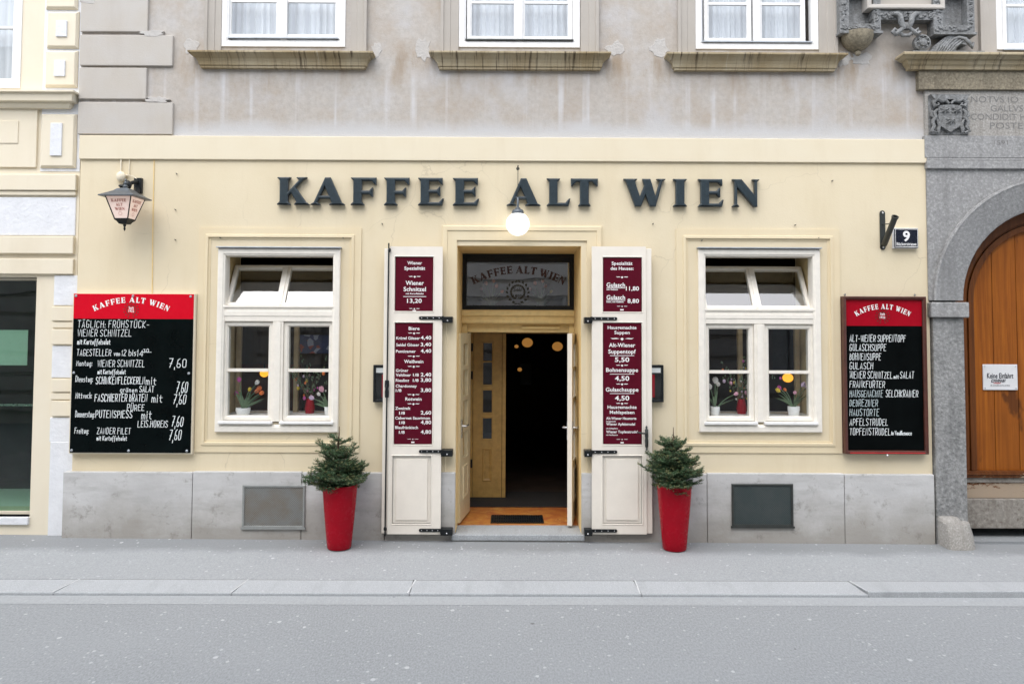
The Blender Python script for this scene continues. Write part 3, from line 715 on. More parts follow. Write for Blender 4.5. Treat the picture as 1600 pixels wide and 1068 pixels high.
# ground-floor windows
def ground_window(P, h, sur, fr, flash, side):
    # wall moulding round the window
    s0, s1, z0, z1 = sur
    W = MB().frame(*fr, [(0,YW+.01),(0,-.052),(.006,-.058),(.055,-.058),(.062,-.05),(.075,-.046),(.08,-.02),(.083,.07)]).build('window', M['cream_frame'], B, bevel=.003)
    MB().frame(s0, s1, z0, z1, [(0,YW+.01),(0,YW-.012),(.07,YW-.012),(.075,YW-.022),(.10,YW-.024),(.106,YW-.006),(.125,YW-.006),(.13,YW+.01)]).build('surround', M['surround_paint'], W)
    MB().box(fr[0]-.012, fr[1]+.012, -.085, YW+.01, fr[3]+.003, fr[3]+.016).build('flashing', M['zinc'], W, bevel=.003)
    x0, x1, zb, zt = P
    ztr0, ztr1 = Zp(435, 502 if side < 0 else 503), Zp(435, 479 if side < 0 else 481)
    # lining of the opening
    MB().wall(h[0]-.001, h[1]+.001, h[2]-.001, h[3]+.001, [(h[0]+.012, h[1]-.012, h[2]+.012, h[3]-.012)], .03, .5).build('lining', M['frame_edge'], W)
    tr = MB().box(x0-.05, x1+.05, -.04, .07, ztr0, ztr1); tr.box(x0-.05, x1+.05, -.046, .07, ztr0+.055, ztr1-.045); tr.box(x0-.05, x1+.05, -.052, .06, ztr1-.012, ztr1+.012)
    tr.build('transom_bar', M['cream_frame'], W, bevel=.004)
    xm = (x0+x1)/2
    MB().box(xm-.055, xm+.055, -.036, .05, zb-.02, ztr0-.001).box(xm-.03, xm+.03, -.046, .0, zb-.02, ztr0-.003).build('mullion', M['cream_frame'], W, bevel=.004)
    for a0, a1 in ((x0-.02, xm-.056), (xm+.056, x1+.02)):
        sf = MB().frame(a0, a1, zb-.012, ztr0-.004, [(0,.06),(0,-.012),(.004,-.016),(.036,-.016),(.045,-.004),(.05,0),(.05,.06)])
        zc = Zp(435, 578); sf.box(a0+.045, a1-.045, -.010, .03, zc-.016, zc+.016)
        sf.build('sash', M['cream_frame'], W)
        pane(a0+.04, a1-.04, zb+.03, ztr0-.04, .008, W)
        # inner casement of the box window, seen as a pale strip
        MB().frame(a0+.005, a1-.005, zb-.012, ztr0-.004, [(0,.40),(0,.35),(.045,.35),(.05,.355),(.05,.40)]).build('inner_sash', M['inner_paint'], W)
        MB().box(a0-.02, a1+.02, -.082, -.02, zb-.042, zb-.014).build('drip_rail', M['white'], W, bevel=.005)
    # tilted hopper sash in the top light
    hgt = zt-ztr1-.012; ang = math.radians(31)
    T = MB(); q0, q1 = x0-.02, x1+.02
    T.frame(q0, q1, 0, hgt, [(0,.045),(0,0),(.004,-.004),(.036,-.004),(.042,.004),(.045,.045)])
    T.frame(q0+.001, q1-.001, .001, hgt-.001, [(0,.044),(.044,.044)])
    T.box(xm-.045, xm+.045, -.004, .045, .03, hgt-.03); T.box(xm-.012, xm+.012, -.014, 0, .01, hgt-.01)
    Rm = Matrix.Rotation(-ang, 4, 'X'); mt = Matrix.Translation((0, .015, ztr1+.013)) @ Rm
    T.v = [tuple(mt @ Vector(v)) for v in T.v]
    T.build('hopper_sash', M['cream_frame'], W)
    for a0, a1 in ((q0+.04, xm-.045), (xm+.045, q1-.04)):
        p = MB().box(a0, a1, .018, .022, .04, hgt-.04); p.v = [tuple(mt @ Vector(v)) for v in p.v]
        p.build('pane', M['glass_hopper'], W)
    # inside shelf
    MB().box(x0-.06, x1+.06, .03, .52, zb+.008, zb+.034).build('shelf', M['white'], W, bevel=.004)
    return W
WL = ground_window(WIN_L, hl, R(308, 356, 563, 706, YW), R(338, 388, 530, 675, -.05), None, -1)
WR = ground_window(WIN_R, hr, R(1057, 358, 1313, 707, YW), R(1092, 389, 1283, 675, -.05), None, 1)

# cellar vents
for nm, r, m in (('a', R(379,757,477,824,-.07), 'vent_a'), ('b', R(1143,755,1239,822,-.07), 'vent_b')):
    V = MB().box(r[0]+.02, r[1]-.02, -.078, -.06, r[2]+.02, r[3]-.02).build('vent_grille', M[m], B)
    V['label'] = 'grey mesh grille with rust spots' if nm == 'a' else 'dark green mesh grille'
    fm = MB().frame(r[0], r[1], r[2], r[3], [(0,-.06),(0,-.082),(.006,-.086),(.02,-.086),(.024,-.078)])
    fm.box(r[0]-.01, r[1]+.01, -.092, -.07, r[2]-.012, r[2]+.006)
    fm.build('grille_frame', M['vent_frame'] if nm == 'a' else M['bronze'], V)

# doorway: stepped surround, reveal, transom light, outer leaves, vestibule
sr = R(690, 353, 940, 738, YW)
MB().frame(sr[0], sr[1], ZPL-.002, sr[3], [(0,YW+.01),(0,YW-.02),(.012,YW-.026),(.05,YW-.026),(.056,YW-.016),(.10,YW-.016),(DOOR[0]-sr[0]-.004,YW-.016),(DOOR[0]-sr[0]-.001,YW+.02)], bottom=False).build('door_surround', M['surround_paint'], B)
hd = R(676, 349, 953, 360, YW)
YD = .86                                                  # depth of the door frame
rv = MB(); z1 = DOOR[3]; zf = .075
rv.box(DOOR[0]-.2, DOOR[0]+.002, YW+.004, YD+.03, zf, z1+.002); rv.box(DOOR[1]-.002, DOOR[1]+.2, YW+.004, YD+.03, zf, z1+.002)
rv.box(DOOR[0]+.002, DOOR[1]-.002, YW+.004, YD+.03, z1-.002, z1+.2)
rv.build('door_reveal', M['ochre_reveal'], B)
dx0, dx1 = DOOR[0]+.002, DOOR[1]-.002
zt0, zt1 = Zp(810, 484, YD), Zp(810, 506, YD)             # transom bar
D = MB().box(dx0, dx1, YD-.06, YD+.10, zt1, zt0).box(dx0, dx1, YD-.085, YD-.05, zt0-.07, zt0-.012).box(dx0, dx1, YD-.075, YD-.05, zt1+.01, zt1+.05).build('door', M['door_yellow'], B, bevel=.006)
fr_ = MB().frame(dx0, dx1, zt0+.001, z1-.003, [(0,YD+.08),(0,YD-.02),(.045,YD-.02),(.05,YD-.015),(.05,YD+.06)])
fr_.box(dx0+.05, dx1-.05, YD-.018, YD+.04, z1-.1, z1-.052)
fr_.build('transom_frame', M['black_metal'], D)
pane(dx0+.05, dx1-.05, zt0+.03, z1-.1, YD+.02, D, 'glass_old')
yt = YD+.012
tm = MB(); arc_text(tm, 'KAFFEE ALT WIEN', 810, 427, 78, 20, 13, yt, gap=.12, space=.35); tm.build('lettering', M['gold_text'], D)
wm = MB(); wreath(wm, 809, 456, 15, yt, 8, .44)
for s in (-1,1):
    x_, z_ = U(809+s*8, 475, yt); wm.tube([(Xp(809-s*6,475,yt),yt,z_-.005),(x_,yt,z_+.018)], .004, 4)
put_text(wm, 'Seit', 809, 455, 14, 6, yt, 'c'); put_text(wm, '1922', 809, 466, 14, 6, yt, 'c'); wm.build('emblem', M['wreath'], D)
# lower frame: jambs + head panel
jm = MB().box(dx0, dx0+.06, YD-.02, YD+.09, zf, zt1).box(dx1-.06, dx1, YD-.02, YD+.09, zf, zt1)
hz = Zp(810, 519, YD)
jm.box(dx0+.06, dx1-.06, YD+.02, YD+.08, hz, zt1)
jm.box(Xp(815,515,YD), Xp(874,515,YD), YD-.01, YD+.03, zt1-.055, zt1-.025)
jm.build('door_jamb', M['door_yellow'], D, bevel=.004)

def leaf(name, w_, h_, mat, panes, panel, thick=.05, stile=.13):
    "door leaf in local x (0..w), y thickness, z (0..h): glazed openings and a sunk panel"
    mb = MB(); ho = [(stile, w_-stile, a, b_) for a, b_ in panes]
    mb.wall(0, w_, 0, h_, ho, -thick/2, thick/2)
    a, b_ = panel
    for s in (-1, 1):
        n = len(mb.v); mb.frame(stile, w_-stile, a, b_, [(0,-thick/2),(.01,-thick/2-.01),(.022,-thick/2-.008),(.034,-thick/2-.001)])
        if s > 0: mb.v[n:] = [(x, -y, z) for x, y, z in mb.v[n:]]
    for p0, p1 in panes:
        mb.frame(stile, w_-stile, p0, p1, [(-.012,-thick/2),(-.008,-thick/2-.008),(.004,-thick/2-.006),(.006,-thick/2+.01)])
    return mb, ho
def place(mb, loc, rz):
    m = Matrix.Translation(loc) @ Matrix.Rotation(rz, 4, 'Z'); mb.v = [tuple(m @ Vector(v)) for v in mb.v]; return mb
LH = hz-zf-.03
pn = [(.62+i*.36, .62+i*.36+.31) for i in range(4)]
pn = [(.70,1.00),(1.05,1.37),(1.42,1.74),(1.79,2.02)] if LH > 2.05 else [(p*LH/2.1, q*LH/2.1) for p, q in ((.68,.98),(1.03,1.33),(1.38,1.68),(1.73,1.98))]
def door_leaf(hinge, ang, wid, mname, label, flip=1):
    mb, ho = leaf('l', wid, LH, None, pn, (.22,.58), stile=.15)
    if flip < 0: mb.v = [(-x, y, z) for x, y, z in mb.v]; mb.f = [tuple(reversed(f)) for f in mb.f]
    L = place(mb, (*hinge, zf+.022), ang).build('door_leaf', M[mname], B); L['label'] = label
    pm = MB()
    for h_ in ho:
        a, b_ = (h_[0], h_[1]) if flip > 0 else (-h_[1], -h_[0])
        pm.box(a, b_, -.004, .004, h_[2], h_[3])
    place(pm, (*hinge, zf+.022), ang).build('pane', M['glass'], L)
    hm = MB()
    xh = (wid-.06)*flip
    for s in (-1, 1):
        hm.box(xh-.018, xh+.018, s*.025, s*.034, .90, 1.10) if s > 0 else hm.box(xh-.018, xh+.018, -.034, -.025, .90, 1.10)
        hm.tube([(xh, s*.03, 1.03), (xh, s*.075, 1.03), (xh-.11*flip, s*.08, 1.03)], [.011,.011,.009], 8)
    place(hm, (*hinge, zf+.022), ang).build('handle', M['steel'], L, smooth=True)
    return L
# left leaf folded back along the left reveal, right leaf open towards the street
lx0, lx1 = Xp(733, 660, YD-.03), Xp(718, 660, .30)
door_leaf((lx0-.01, YD-.03), math.atan2(.30-(YD-.03), lx1-lx0), .56, 'door_cream', 'left outer leaf folded back against the reveal', 1)
rx0, rx1 = Xp(900, 660, YD-.04), Xp(890, 660, .16)
door_leaf((rx0-.01, YD-.04), math.atan2(.16-(YD-.04), rx1-rx0+.01), .66, 'shutter', 'right outer leaf open towards the street', 1)
# step and floors
st = R(708, 823, 908, 838, -.06)
MB().box(DOOR[0]-.035, DOOR[1]+.03, -.10, .30, .012, .072).build('doorstep', M['doorstep'], B, bevel=.008)
MB().box(DOOR[0]-.02, DOOR[1]+.02, -.085, .30, -.2, .0115).build('step_riser', M['plinth'], B)
MB().box(dx0-.1, dx1+.1, 1.121, 2.0, -.1, .070).build('inner_floor', M['mat_black'], B)
MB().box(dx0-.1, dx1+.1, .301, 1.12, -.1, .070).build('tiled_floor', M['tiles'], B)
# vestibule walls, ceiling and the inner door
vz = hz+.02; YI = 1.63
vs_ = MB(); vs_.box(dx0-.12, dx0-.02, YD+.1, YI+.5, .07, vz+.3); vs_.box(dx1+.02, dx1+.12, YD+.1, YI+.5, .07, vz+.3); vs_.box(dx0-.1, dx1+.1, YD+.1, YI+.5, vz+.01, vz+.1)
vs_.build('vestibule', M['inner_door'], B)
ix0, ix1 = Xp(739, 650, YI), Xp(784, 650, YI); izt = Zp(760, 521, YI)
ih = izt-.075
mb, ho = leaf('i', ix1-ix0, ih, None, [(ih*.355,ih*.485),(ih*.515,ih*.655),(ih*.685,ih*.825),(ih*.855,ih*.985) if False else (ih*.83,ih*.945)], (.20,.62), stile=.12)
ID = place(mb, (ix0, YI, .075), 0).build('inner_door', M['inner_door'], B)
ID['label'] = 'closed inner leaf in ochre varnish with four small panes'
pm = MB()
for h_ in ho: pm.box(h_[0], h_[1], -.004, .004, h_[2], h_[3])
place(pm, (ix0, YI, .075), 0).build('pane', M['glass'], ID)
MB().box(ix0-.05, ix0-.005, YI-.03, YI+.06, .071, izt+.02).box(ix0-.05, dx1+.02, YI-.03, YI+.06, izt+.003, vz+.009).box(ix1+.005, ix1+.05, YI-.04, YI+.05, .071, izt).build('door_jamb', M['inner_door'], ID, bevel=.004)
for z_ in (.45, 1.55, 1.9): MB().tube([(ix0-.015, YI-.04, z_), (ix0-.015, YI-.04, z_+.1)], .012, 8).build('hinge', M['black_metal'], ID)

# dark cafe room behind
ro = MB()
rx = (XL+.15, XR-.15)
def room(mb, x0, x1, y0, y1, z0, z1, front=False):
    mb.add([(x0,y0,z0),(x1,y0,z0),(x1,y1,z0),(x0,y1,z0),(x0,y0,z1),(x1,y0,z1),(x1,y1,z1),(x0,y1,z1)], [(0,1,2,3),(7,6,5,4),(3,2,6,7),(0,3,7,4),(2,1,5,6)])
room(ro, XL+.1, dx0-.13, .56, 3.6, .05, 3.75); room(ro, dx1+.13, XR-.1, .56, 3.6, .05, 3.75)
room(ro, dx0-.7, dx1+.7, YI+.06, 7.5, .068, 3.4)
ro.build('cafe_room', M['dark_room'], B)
# loft above the vestibule seen through the transom light
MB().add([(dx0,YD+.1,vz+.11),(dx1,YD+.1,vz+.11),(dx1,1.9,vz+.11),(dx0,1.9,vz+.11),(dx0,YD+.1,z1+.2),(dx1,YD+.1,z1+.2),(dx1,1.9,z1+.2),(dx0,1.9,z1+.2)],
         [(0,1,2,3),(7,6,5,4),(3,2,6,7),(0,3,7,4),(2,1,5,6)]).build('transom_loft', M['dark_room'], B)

# ------------------------------------------------------------------ shutters folded back on the wall
def shutter(side):
    y0, y1 = -.135, -.095
    r = R(607, 385, 690, 834, y0) if side < 0 else R(925, 385, 1010, 834, y0)
    lip = R(598, 388, 608, 834, y0) if side < 0 else R(1009, 386, 1019, 834, y0)
    x0, x1, z0, z1_ = r
    tp = R(617, 401, 677, 486, y0) if side < 0 else R(942, 402, 1003, 487, y0)
    md = R(616, 504, 676, 694, y0) if side < 0 else R(942, 504, 1003, 694, y0)
    bt = R(613, 712, 673, 818, y0) if side < 0 else R(942, 712, 1003, 818, y0)
    mb = MB().wall(x0, x1, z0, z1_, [h for h in (tp, md, bt)], y0, y1, back=True)
    for h in (tp, md, bt):
        mb.frame(h[0]-.012, h[1]+.012, h[2]-.012, h[3]+.012, [(0,y0),(.003,y0-.006),(.010,y0-.005),(.012,y0+.004),(.012,y0+.02)])
        mb.box(h[0], h[1], y0+.018, y1-.002, h[2], h[3])
    mb.box(bt[0]+.035, bt[1]-.035, y0+.008, y1-.004, bt[2]+.035, bt[3]-.035)
    lx = (lip[0], x0-.002) if side < 0 else (x1+.002, lip[1])
    mb.box(lx[0], lx[1], y0+.012, y1, z0+.005, z1_-.02)
    Sh = mb.build('shutter', M['shutter'], B, bevel=.003)
    Sh['label'] = 'left shutter with the drinks menu and a long bolt' if side < 0 else 'right shutter with the soup menu and an ornate handle'
    for py in (497, 705, 828):
        h = MB(); zc = Zp(800, py, y0)
        xa, xb, xo = ((Xp(657,py,y0), x1, Xp(707,py,y0)) if side < 0 else (Xp(962,py,y0), x0, Xp(913,py,y0)))
        xs = sorted((xa, xb)); h.box(xs[0], xs[1], y0-.012, y0-.001, zc-.016, zc+.016)
        h.lathe([(.016,0),(.016,.011)], (xa, y0-.001, zc), 12, Vector((0,-1,0)))
        xs = sorted((xb, xo)); h.box(xs[0]+.001, xs[1], y0-.02, YW-.017, zc-.05, zc+.014)
        h.tube([(xb+(.008 if side < 0 else -.008), y0-.022, zc-.03), (xb+(.008 if side < 0 else -.008), y0-.022, zc+.02)], .012, 8)
        H = h.build('hinge', M['black_metal'], Sh, bevel=.002)
        sc = MB()
        for k in range(4): sc.ball((xa+(xb-xa)*(.06+.27*k), y0-.012, zc), .006, n=8, m=4)
        sc.ball(((xb+xo)/2+(.004 if side < 0 else -.004), y0-.022, zc-.028), .009, n=8, m=5)
        sc.build('screw', M['steel'], Sh)
    if side < 0:
        xbn = lambda py: Xp(609-7*(py-385)/450, py, y0)
        b_ = MB().tube([(Xp(608,381,y0), y0-.018, Zp(608,380,y0)), (Xp(602,834,y0), y0-.018, Zp(602,836,y0))], .008, 8)
        for py in (391, 825):
            x_, z_ = U(609-7*(py-385)/450, py, y0); b_.ball((x_, y0-.018, z_), .017, .014, .024, 10, 6)
        x_, z_ = U(605, 607, y0)
        b_.lathe([(.010,-.09),(.02,-.085),(.022,-.03),(.017,0),(.024,.03),(.022,.085),(.012,.09)], (x_, y0-.022, z_), 10)
        b_.tube([(x_, y0-.03, z_+.05), (x_-.005, y0-.055, z_+.02), (x_, y0-.03, z_-.05)], .008, 8)
        b_.build('bolt', M['black_metal'], Sh, smooth=True)
    else:
        x_, z_ = U(1010, 684, y0)
        hb = MB().lathe([(.004,-.125),(.012,-.115),(.006,-.10),(.016,-.085),(.018,-.02),(.014,0),(.018,.02),(.018,.085),(.008,.10),(.012,.115),(.003,.128)], (x_, y0-.012, z_), 10)
        hb.tube([(x_, y0-.02, z_+.055), (x_-.03, y0-.06, z_+.055), (x_-.08, y0-.062, z_+.062), (x_-.11, y0-.06, z_+.068)], [.009,.009,.008,.006], 8)
        hb.build('handle', M['bronze'], Sh, smooth=True)
    return (tp, md, y0)
TPL, MDL, YS = shutter(-1); TPR, MDR, _ = shutter(1)

# ------------------------------------------------------------------ menu panels set in the shutters
def panel(label, rect, fill):
    x0, x1, z0, z1_ = rect
    o = empty('menu_sign', ((x0+x1)/2, YS+.016, z0), label, 'sign', 'maroon menu panels on the shutters')
    MB().box(x0+.004, x1-.004, YS+.008, YS+.017, z0+.004, z1_-.004).build('panel', M['maroon'], o)
    t = MB(); fill(t, YS+.0065); t.build('lettering', M['white_paint'], o)
def fill_tl(t, y):
    T = lambda s, x, py, w_, h, al='c', b=.02: put_text(t, s, x, py, w_, h, y, al, b)
    T('Wiener', 648, 413, 23, 5.2); T('Spezialität', 648, 421.3, 32.5, 5.2); orn(t, 648, 432, 19, y)
    T('Wiener', 648, 445, 28.5, 6.8); T('Schnitzel', 648, 454.6, 35, 6.8); T('mit Kartoffelsalat', 648, 459.6, 28, 2.4, b=.03)
    lin(t, 630, 666, 463.2, y, .9); T('13,20', 647.5, 472.8, 23, 6.6); orn(t, 647.5, 482, 17, y, 1.6); lin(t, 644.5, 650, 485, y, 1.6)
def fill_ml(t, y):
    T = lambda s, x, py, w_, h=4.6, al='l', b=.02: put_text(t, s, x, py, w_, h, y, al, b)
    P = lambda s, py: T(s, 673.8, py, 16.5, 5.8, 'r')
    T('Biere', 647, 515.3, 17, 5.2, 'c'); orn(t, 647, 520.3, 19, y)
    T('Krügel Gösser', 619, 530, 37); P('4,40', 530); T('Seidel Gösser', 619, 540.5, 36); P('3,40', 540.5); T('Puntigamer', 618.6, 550.6, 31); P('4,40', 550.6)
    orn(t, 646.5, 556.3, 19, y); T('Weißwein', 646.5, 566.8, 30, 5.2, 'c'); orn(t, 646.5, 572.3, 19, y)
    T('Grüner', 618.5, 580.5, 19.5); T('Veltliner', 618.4, 587.6, 23.5); T('1/8', 645.3, 587.6, 9); P('2,40', 587.6)
    T('Riesling', 618.2, 596, 21); T('1/8', 645, 596, 9); P('3,80', 596); T('Chardonnay', 618.2, 604.8, 33); T('1/8', 618.2, 611.8, 9); P('3,80', 611.8)
    orn(t, 646, 616.2, 19, y); T('Rotwein', 646, 625.3, 25.5, 5.2, 'c'); orn(t, 646, 630.6, 19, y)
    T('Zweigelt', 617.6, 639.5, 23.5); T('1/8', 623.6, 647, 9); P('2,60', 647); T('Cabernet Sauvignon', 617.4, 654.6, 54.5, 4.4); T('1/8', 623.6, 662, 9); P('4,80', 662)
    T('Blaufränkisch', 617.2, 669.5, 36); T('1/8', 623.2, 677, 9); P('4,80', 677); orn(t, 645, 685.6, 18, y, 1.2); lin(t, 642.5, 647.5, 690.5, y, 2)
def fill_tr(t, y):
    T = lambda s, x, py, w_, h, al='c', b=.02: put_text(t, s, x, py, w_, h, y, al, b)
    T('Spezialität', 972, 413.7, 32.5, 5.2); T('des Hauses:', 972, 421.5, 36, 5.2); orn(t, 972, 432.8, 19, y)
    for py, a, sub, pr, w_ in ((448.2,'Gulasch','mit Gebäck','11,80',20.5),(467.6,'Gulasch','klein, mit Gebäck','8,80',18)):
        T(a, 947.7, py, 29, 7, 'l'); lin(t, 947.5, 977, py+1.6, y, .8); T(sub, 947.7, py+4.9, 18 if pr[0] == '1' else 27, 2.4, 'l', .03); T(pr, 998.4, py+5.4, w_, 6.6, 'r')
    orn(t, 972, 478.4, 17, y, 1.4); lin(t, 969, 974.5, 483.8, y, 2.2)
def fill_mr(t, y):
    T = lambda s, x, py, w_, h=6.4, al='c', b=.02: put_text(t, s, x, py, w_, h, y, al, b)
    T('Hausgemachte', 972, 513.8, 45, 5.2); T('Suppen', 972, 521.6, 24, 5.2); orn(t, 972, 529, 36, y, 3)
    T('Alt-Wiener', 972, 541.8, 41); T('Suppentopf', 972, 551.8, 43); lin(t, 953, 991, 555.3, y, .8); T('5,50', 972, 565, 22.5, 7.4); orn(t, 972, 570.5, 19, y)
    T('Bohnensuppe', 972, 580.5, 50); lin(t, 953, 991, 584.1, y, .8); T('4,50', 972, 594.2, 22.5, 7.4); orn(t, 972, 599.8, 19, y)
    T('Gulaschsuppe', 972, 611.2, 51); lin(t, 953, 991, 614.5, y, .8); T('4,50', 972, 625, 22.5, 7.4); orn(t, 972, 630, 19, y)
    T('Hausgemachte', 972, 638, 45.5, 5.2); T('Mehlspeisen', 972, 646, 38.5, 5.2)
    T('Alt-Wiener Haustorte', 947.2, 655, 47, 4.2, 'l'); T('hausgemacht', 947.2, 658.8, 15, 2, 'l', .03); T('Wiener Apfelstrudel', 947.2, 664, 45, 4.2, 'l'); T('mit Schlagobers', 947.2, 669.7, 18, 2, 'l', .03)
    T('Wiener Topfenstrudel', 947.2, 676, 49, 4.2, 'l'); T('mit Vanillesauce', 947.2, 679.9, 18, 2, 'l', .03); orn(t, 972, 686, 18, y, 1.2); lin(t, 969.5, 974.5, 691, y, 2)
panel('small maroon panel headed Wiener Spezialität, top of the left shutter', TPL, fill_tl)
panel('tall maroon panel listing Biere, Weißwein and Rotwein on the left shutter', MDL, fill_ml)
panel('small maroon panel headed Spezialität des Hauses, top of the right shutter', TPR, fill_tr)
panel('tall maroon panel of Suppen and Mehlspeisen on the right shutter', MDR, fill_mr)

# ------------------------------------------------------------------ raised letters over the door
SG = empty('cafe_sign', (Xp(810,322,YW), YW, Zp(810,322,YW)), 'raised dark letters KAFFEE ALT WIEN across the yellow wall', 'sign')
for ch, x0, x1 in (('K',434,484.5),('A',486,539.5),('F',548.6,588.5),('F',600.5,640),('E',653.5,694),('E',707.6,749),('A',791.5,844.5),('L',854,891),('T',891.5,934),('W',973.5,1039),('I',1051,1072.5),('E',1090,1130),('N',1143,1185.5)):
    gw, o_, h_ = SERIF[ch]; py = 320.5+(x0-434)/751*3.5
    X0, z0 = U(x0, py, -.04); X1 = Xp(x1, py, -.04); H = Zp(x0, py-43, -.04)-z0; k = (X1-X0)/gw
    v, f = curve_mesh([[(a*k, b_*H) for a, b_ in p] for p in ([o_]+([h_] if h_ else []))], .016, .0125)
    m = MB().add([(X0+a, YW-.033-c, z0+b_) for a, b_, c in v], f)
    L = m.build('letter', M['letter'], SG, smooth=False); L['label'] = 'raised dark letter '+ch

# ------------------------------------------------------------------ globe lamp over the door
gy = -.22; gx, gz = U(809, 350, gy); gr = 18.4*(gy-CAMY)/F
GL = empty('globe_lamp', (gx, gy, gz-gr), 'round white glass globe lamp hanging over the cafe door', 'lamp')
MB().ball((gx, gy, gz), gr, n=32, m=20).build('globe', M['globe'], GL, smooth=True)
zc = gz+gr
cp = MB().lathe([(.058,-.022),(.062,-.012),(.062,.012),(.05,.028),(.03,.034),(.022,.05),(.012,.055),(.012,.15),(.006,.155)], (gx, gy, zc), 20); cp.build('cap', M['lantern_roof'], GL, smooth=True)
zk = Zp(812, 268, -.08)
cb = MB().tube([(gx, gy, zc+.15), (gx, gy, zk+.03)], .0035, 6).tube([(gx, gy, zk+.03), (gx, -.12, zk+.03), (gx, -.075, zk+.03)], .008, 8); cb.lathe([(.018,0),(.018,.01)], (gx, -.075, zk+.03), 12, Vector((0,-1,0)))
cb.build('cable', M['bronze'], GL)

# ------------------------------------------------------------------ wall lantern
ly = -.30; lx, lz0 = U(195, 343, ly)
LT = empty('wall_lantern', (lx, ly, lz0-.09), 'black four-sided wall lantern with pink panes lettered KAFFEE ALT WIEN', 'lantern')
yaw = math.radians(-3); rz = Matrix.Rotation(yaw, 3, 'Z')
def LP(x, y, z): v = rz @ Vector((x, y, 0)); return (lx+v.x, ly+v.y, lz0+z)
hb, ht, HL = .068, .132, .225
fr_ = MB()
c_ = [(-1,-1),(1,-1),(1,1),(-1,1)]
for sx, sy in c_: fr_.tube([LP(sx*hb, sy*hb, 0), LP(sx*ht, sy*ht, HL)], .0065, 6)
for i in range(4):
    a, b_ = c_[i], c_[(i+1)%4]
    fr_.tube([LP(a[0]*hb, a[1]*hb, 0), LP(b_[0]*hb, b_[1]*hb, 0)], .007, 6); fr_.tube([LP(a[0]*ht, a[1]*ht, HL), LP(b_[0]*ht, b_[1]*ht, HL)], .007, 6)
def pyr(mb, levels):
    n = len(mb.v)
    for h_, z in levels: mb.v += [LP(sx*h_, sy*h_, z) for sx, sy in c_]
    for i in range(len(levels)-1): mb.f += [(n+i*4+k, n+i*4+(k+1)%4, n+i*4+4+(k+1)%4, n+i*4+4+k) for k in range(4)]
    mb.f += [(n+3,n+2,n+1,n), tuple(n+(len(levels)-1)*4+k for k in range(4))]
pyr(fr_, [(.02,-.05),(.04,-.045),(.055,-.02),(hb+.004,-.006),(hb+.004,0)])
fr_.lathe([(.003,-.115),(.008,-.105),(.012,-.09),(.006,-.078),(.014,-.065),(.016,-.05)], (lx, ly, lz0), 10)
fr_.build('frame', M['black_metal'], LT)
rf = MB(); pyr(rf, [(ht+.05,HL-.006),(ht+.05,HL+.004),(ht+.02,HL+.02),(.085,HL+.06),(.06,HL+.085),(.025,HL+.098)])
rf.lathe([(.022,HL+.095),(.028,HL+.115),(.012,HL+.13),(.02,HL+.15),(.008,HL+.165),(.012,HL+.18),(.003,HL+.195)], (lx, ly, lz0), 10)
rf.build('roof', M['lantern_roof'], LT, bevel=.003)
for i in range(4):
    a, b_ = c_[i], c_[(i+1)%4]
    q = [LP(a[0]*hb, a[1]*hb, .004), LP(b_[0]*hb, b_[1]*hb, .004), LP(b_[0]*ht, b_[1]*ht, HL-.004), LP(a[0]*ht, a[1]*ht, HL-.004)]
    P_ = MB().add(q, [(0,1,2,3)]).build('pane', M['lantern_pane'], LT)
    if i in (0, 1):
        ux = (Vector(q[1])-Vector(q[0])).normalized(); uz = ((Vector(q[2])+Vector(q[3]))-(Vector(q[0])+Vector(q[1]))).normalized(); nn = ux.cross(uz)
        c0 = (Vector(q[0])+Vector(q[1]))/2+nn*.003; t = MB()
        for s, up, wd_ in (('KAFFEE', .168, .155), ('ALT', .125, .07), ('WIEN', .082, .10)):
            tot = sum(SERIF[c][0]+.12 for c in s)-.12; k = wd_/tot; cx = -wd_/2
            for c in s:
                gw, v, f = glyph(c, 0)
                t.add([c0+ux*(cx+vx*k)+uz*(up+vy*.03) for vx, vy, _ in v], f); cx += (gw+.12)*k
        for k in range(10):
            a_ = 6.283*k/10; o_ = c0+uz*.05+ux*math.cos(a_)*.017+uz*math.sin(a_)*.017
            t.add([o_-ux*.004, o_+uz*.004, o_+ux*.004, o_-uz*.004], [(0,3,2,1)])
        t.build('lettering', M['lantern_text'], P_)
wx, wz = U(216, 292, -.03)
bk = MB().box(wx-.035, wx+.045, -.055, YW+.005, wz-.07, wz+.09)
bk.ball((wx-.045, -.17, wz-.005), .045, .035, .05, 12, 8)
bk.tube([(wx, -.05, wz-.03), (wx+.03, -.12, wz-.10), (wx-.01, -.20, wz-.10), (wx-.07, -.27, wz-.03), (lx, ly, lz0+HL+.13)], [.03,.034,.028,.016,.011], 10)
bk.tube([(wx, -.05, wz+.05), (wx-.01, -.12, wz+.03), (wx-.05, -.17, wz-.0)], .02, 8)
bk.build('bracket', M['black_metal'], LT, smooth=True)
jb = empty('junction_box', (Xp(190,276,YW), YW, Zp(190,276,YW)), 'small cream cable box on the wall above the lantern', 'cable box')
x_, z_ = U(189, 276, YW-.03)
MB().ball((x_, YW-.03, z_), .05, .035, .055, 12, 8).build('cover', M['left_yellow'], jb, smooth=True)
cv = MB(); zt_ = ZB0
cv.tube([(x_-.01, YW-.02, z_+.04), (x_-.012, YW-.012, zt_)], .008, 6); cv.tube([(x_+.04, YW-.012, z_+.02), (x_+.075, YW-.012, z_+.03), (x_+.077, YW-.012, zt_)], .005, 6)
cv.tube([(x_+.03, YW-.02, z_+.02), (x_+.12, YW-.03, z_+.01), (x_+.165, YW-.04, z_-.02), (wx, -.04, wz+.08)], .005, 6)
cv.build('cable', M['left_yellow'], jb)
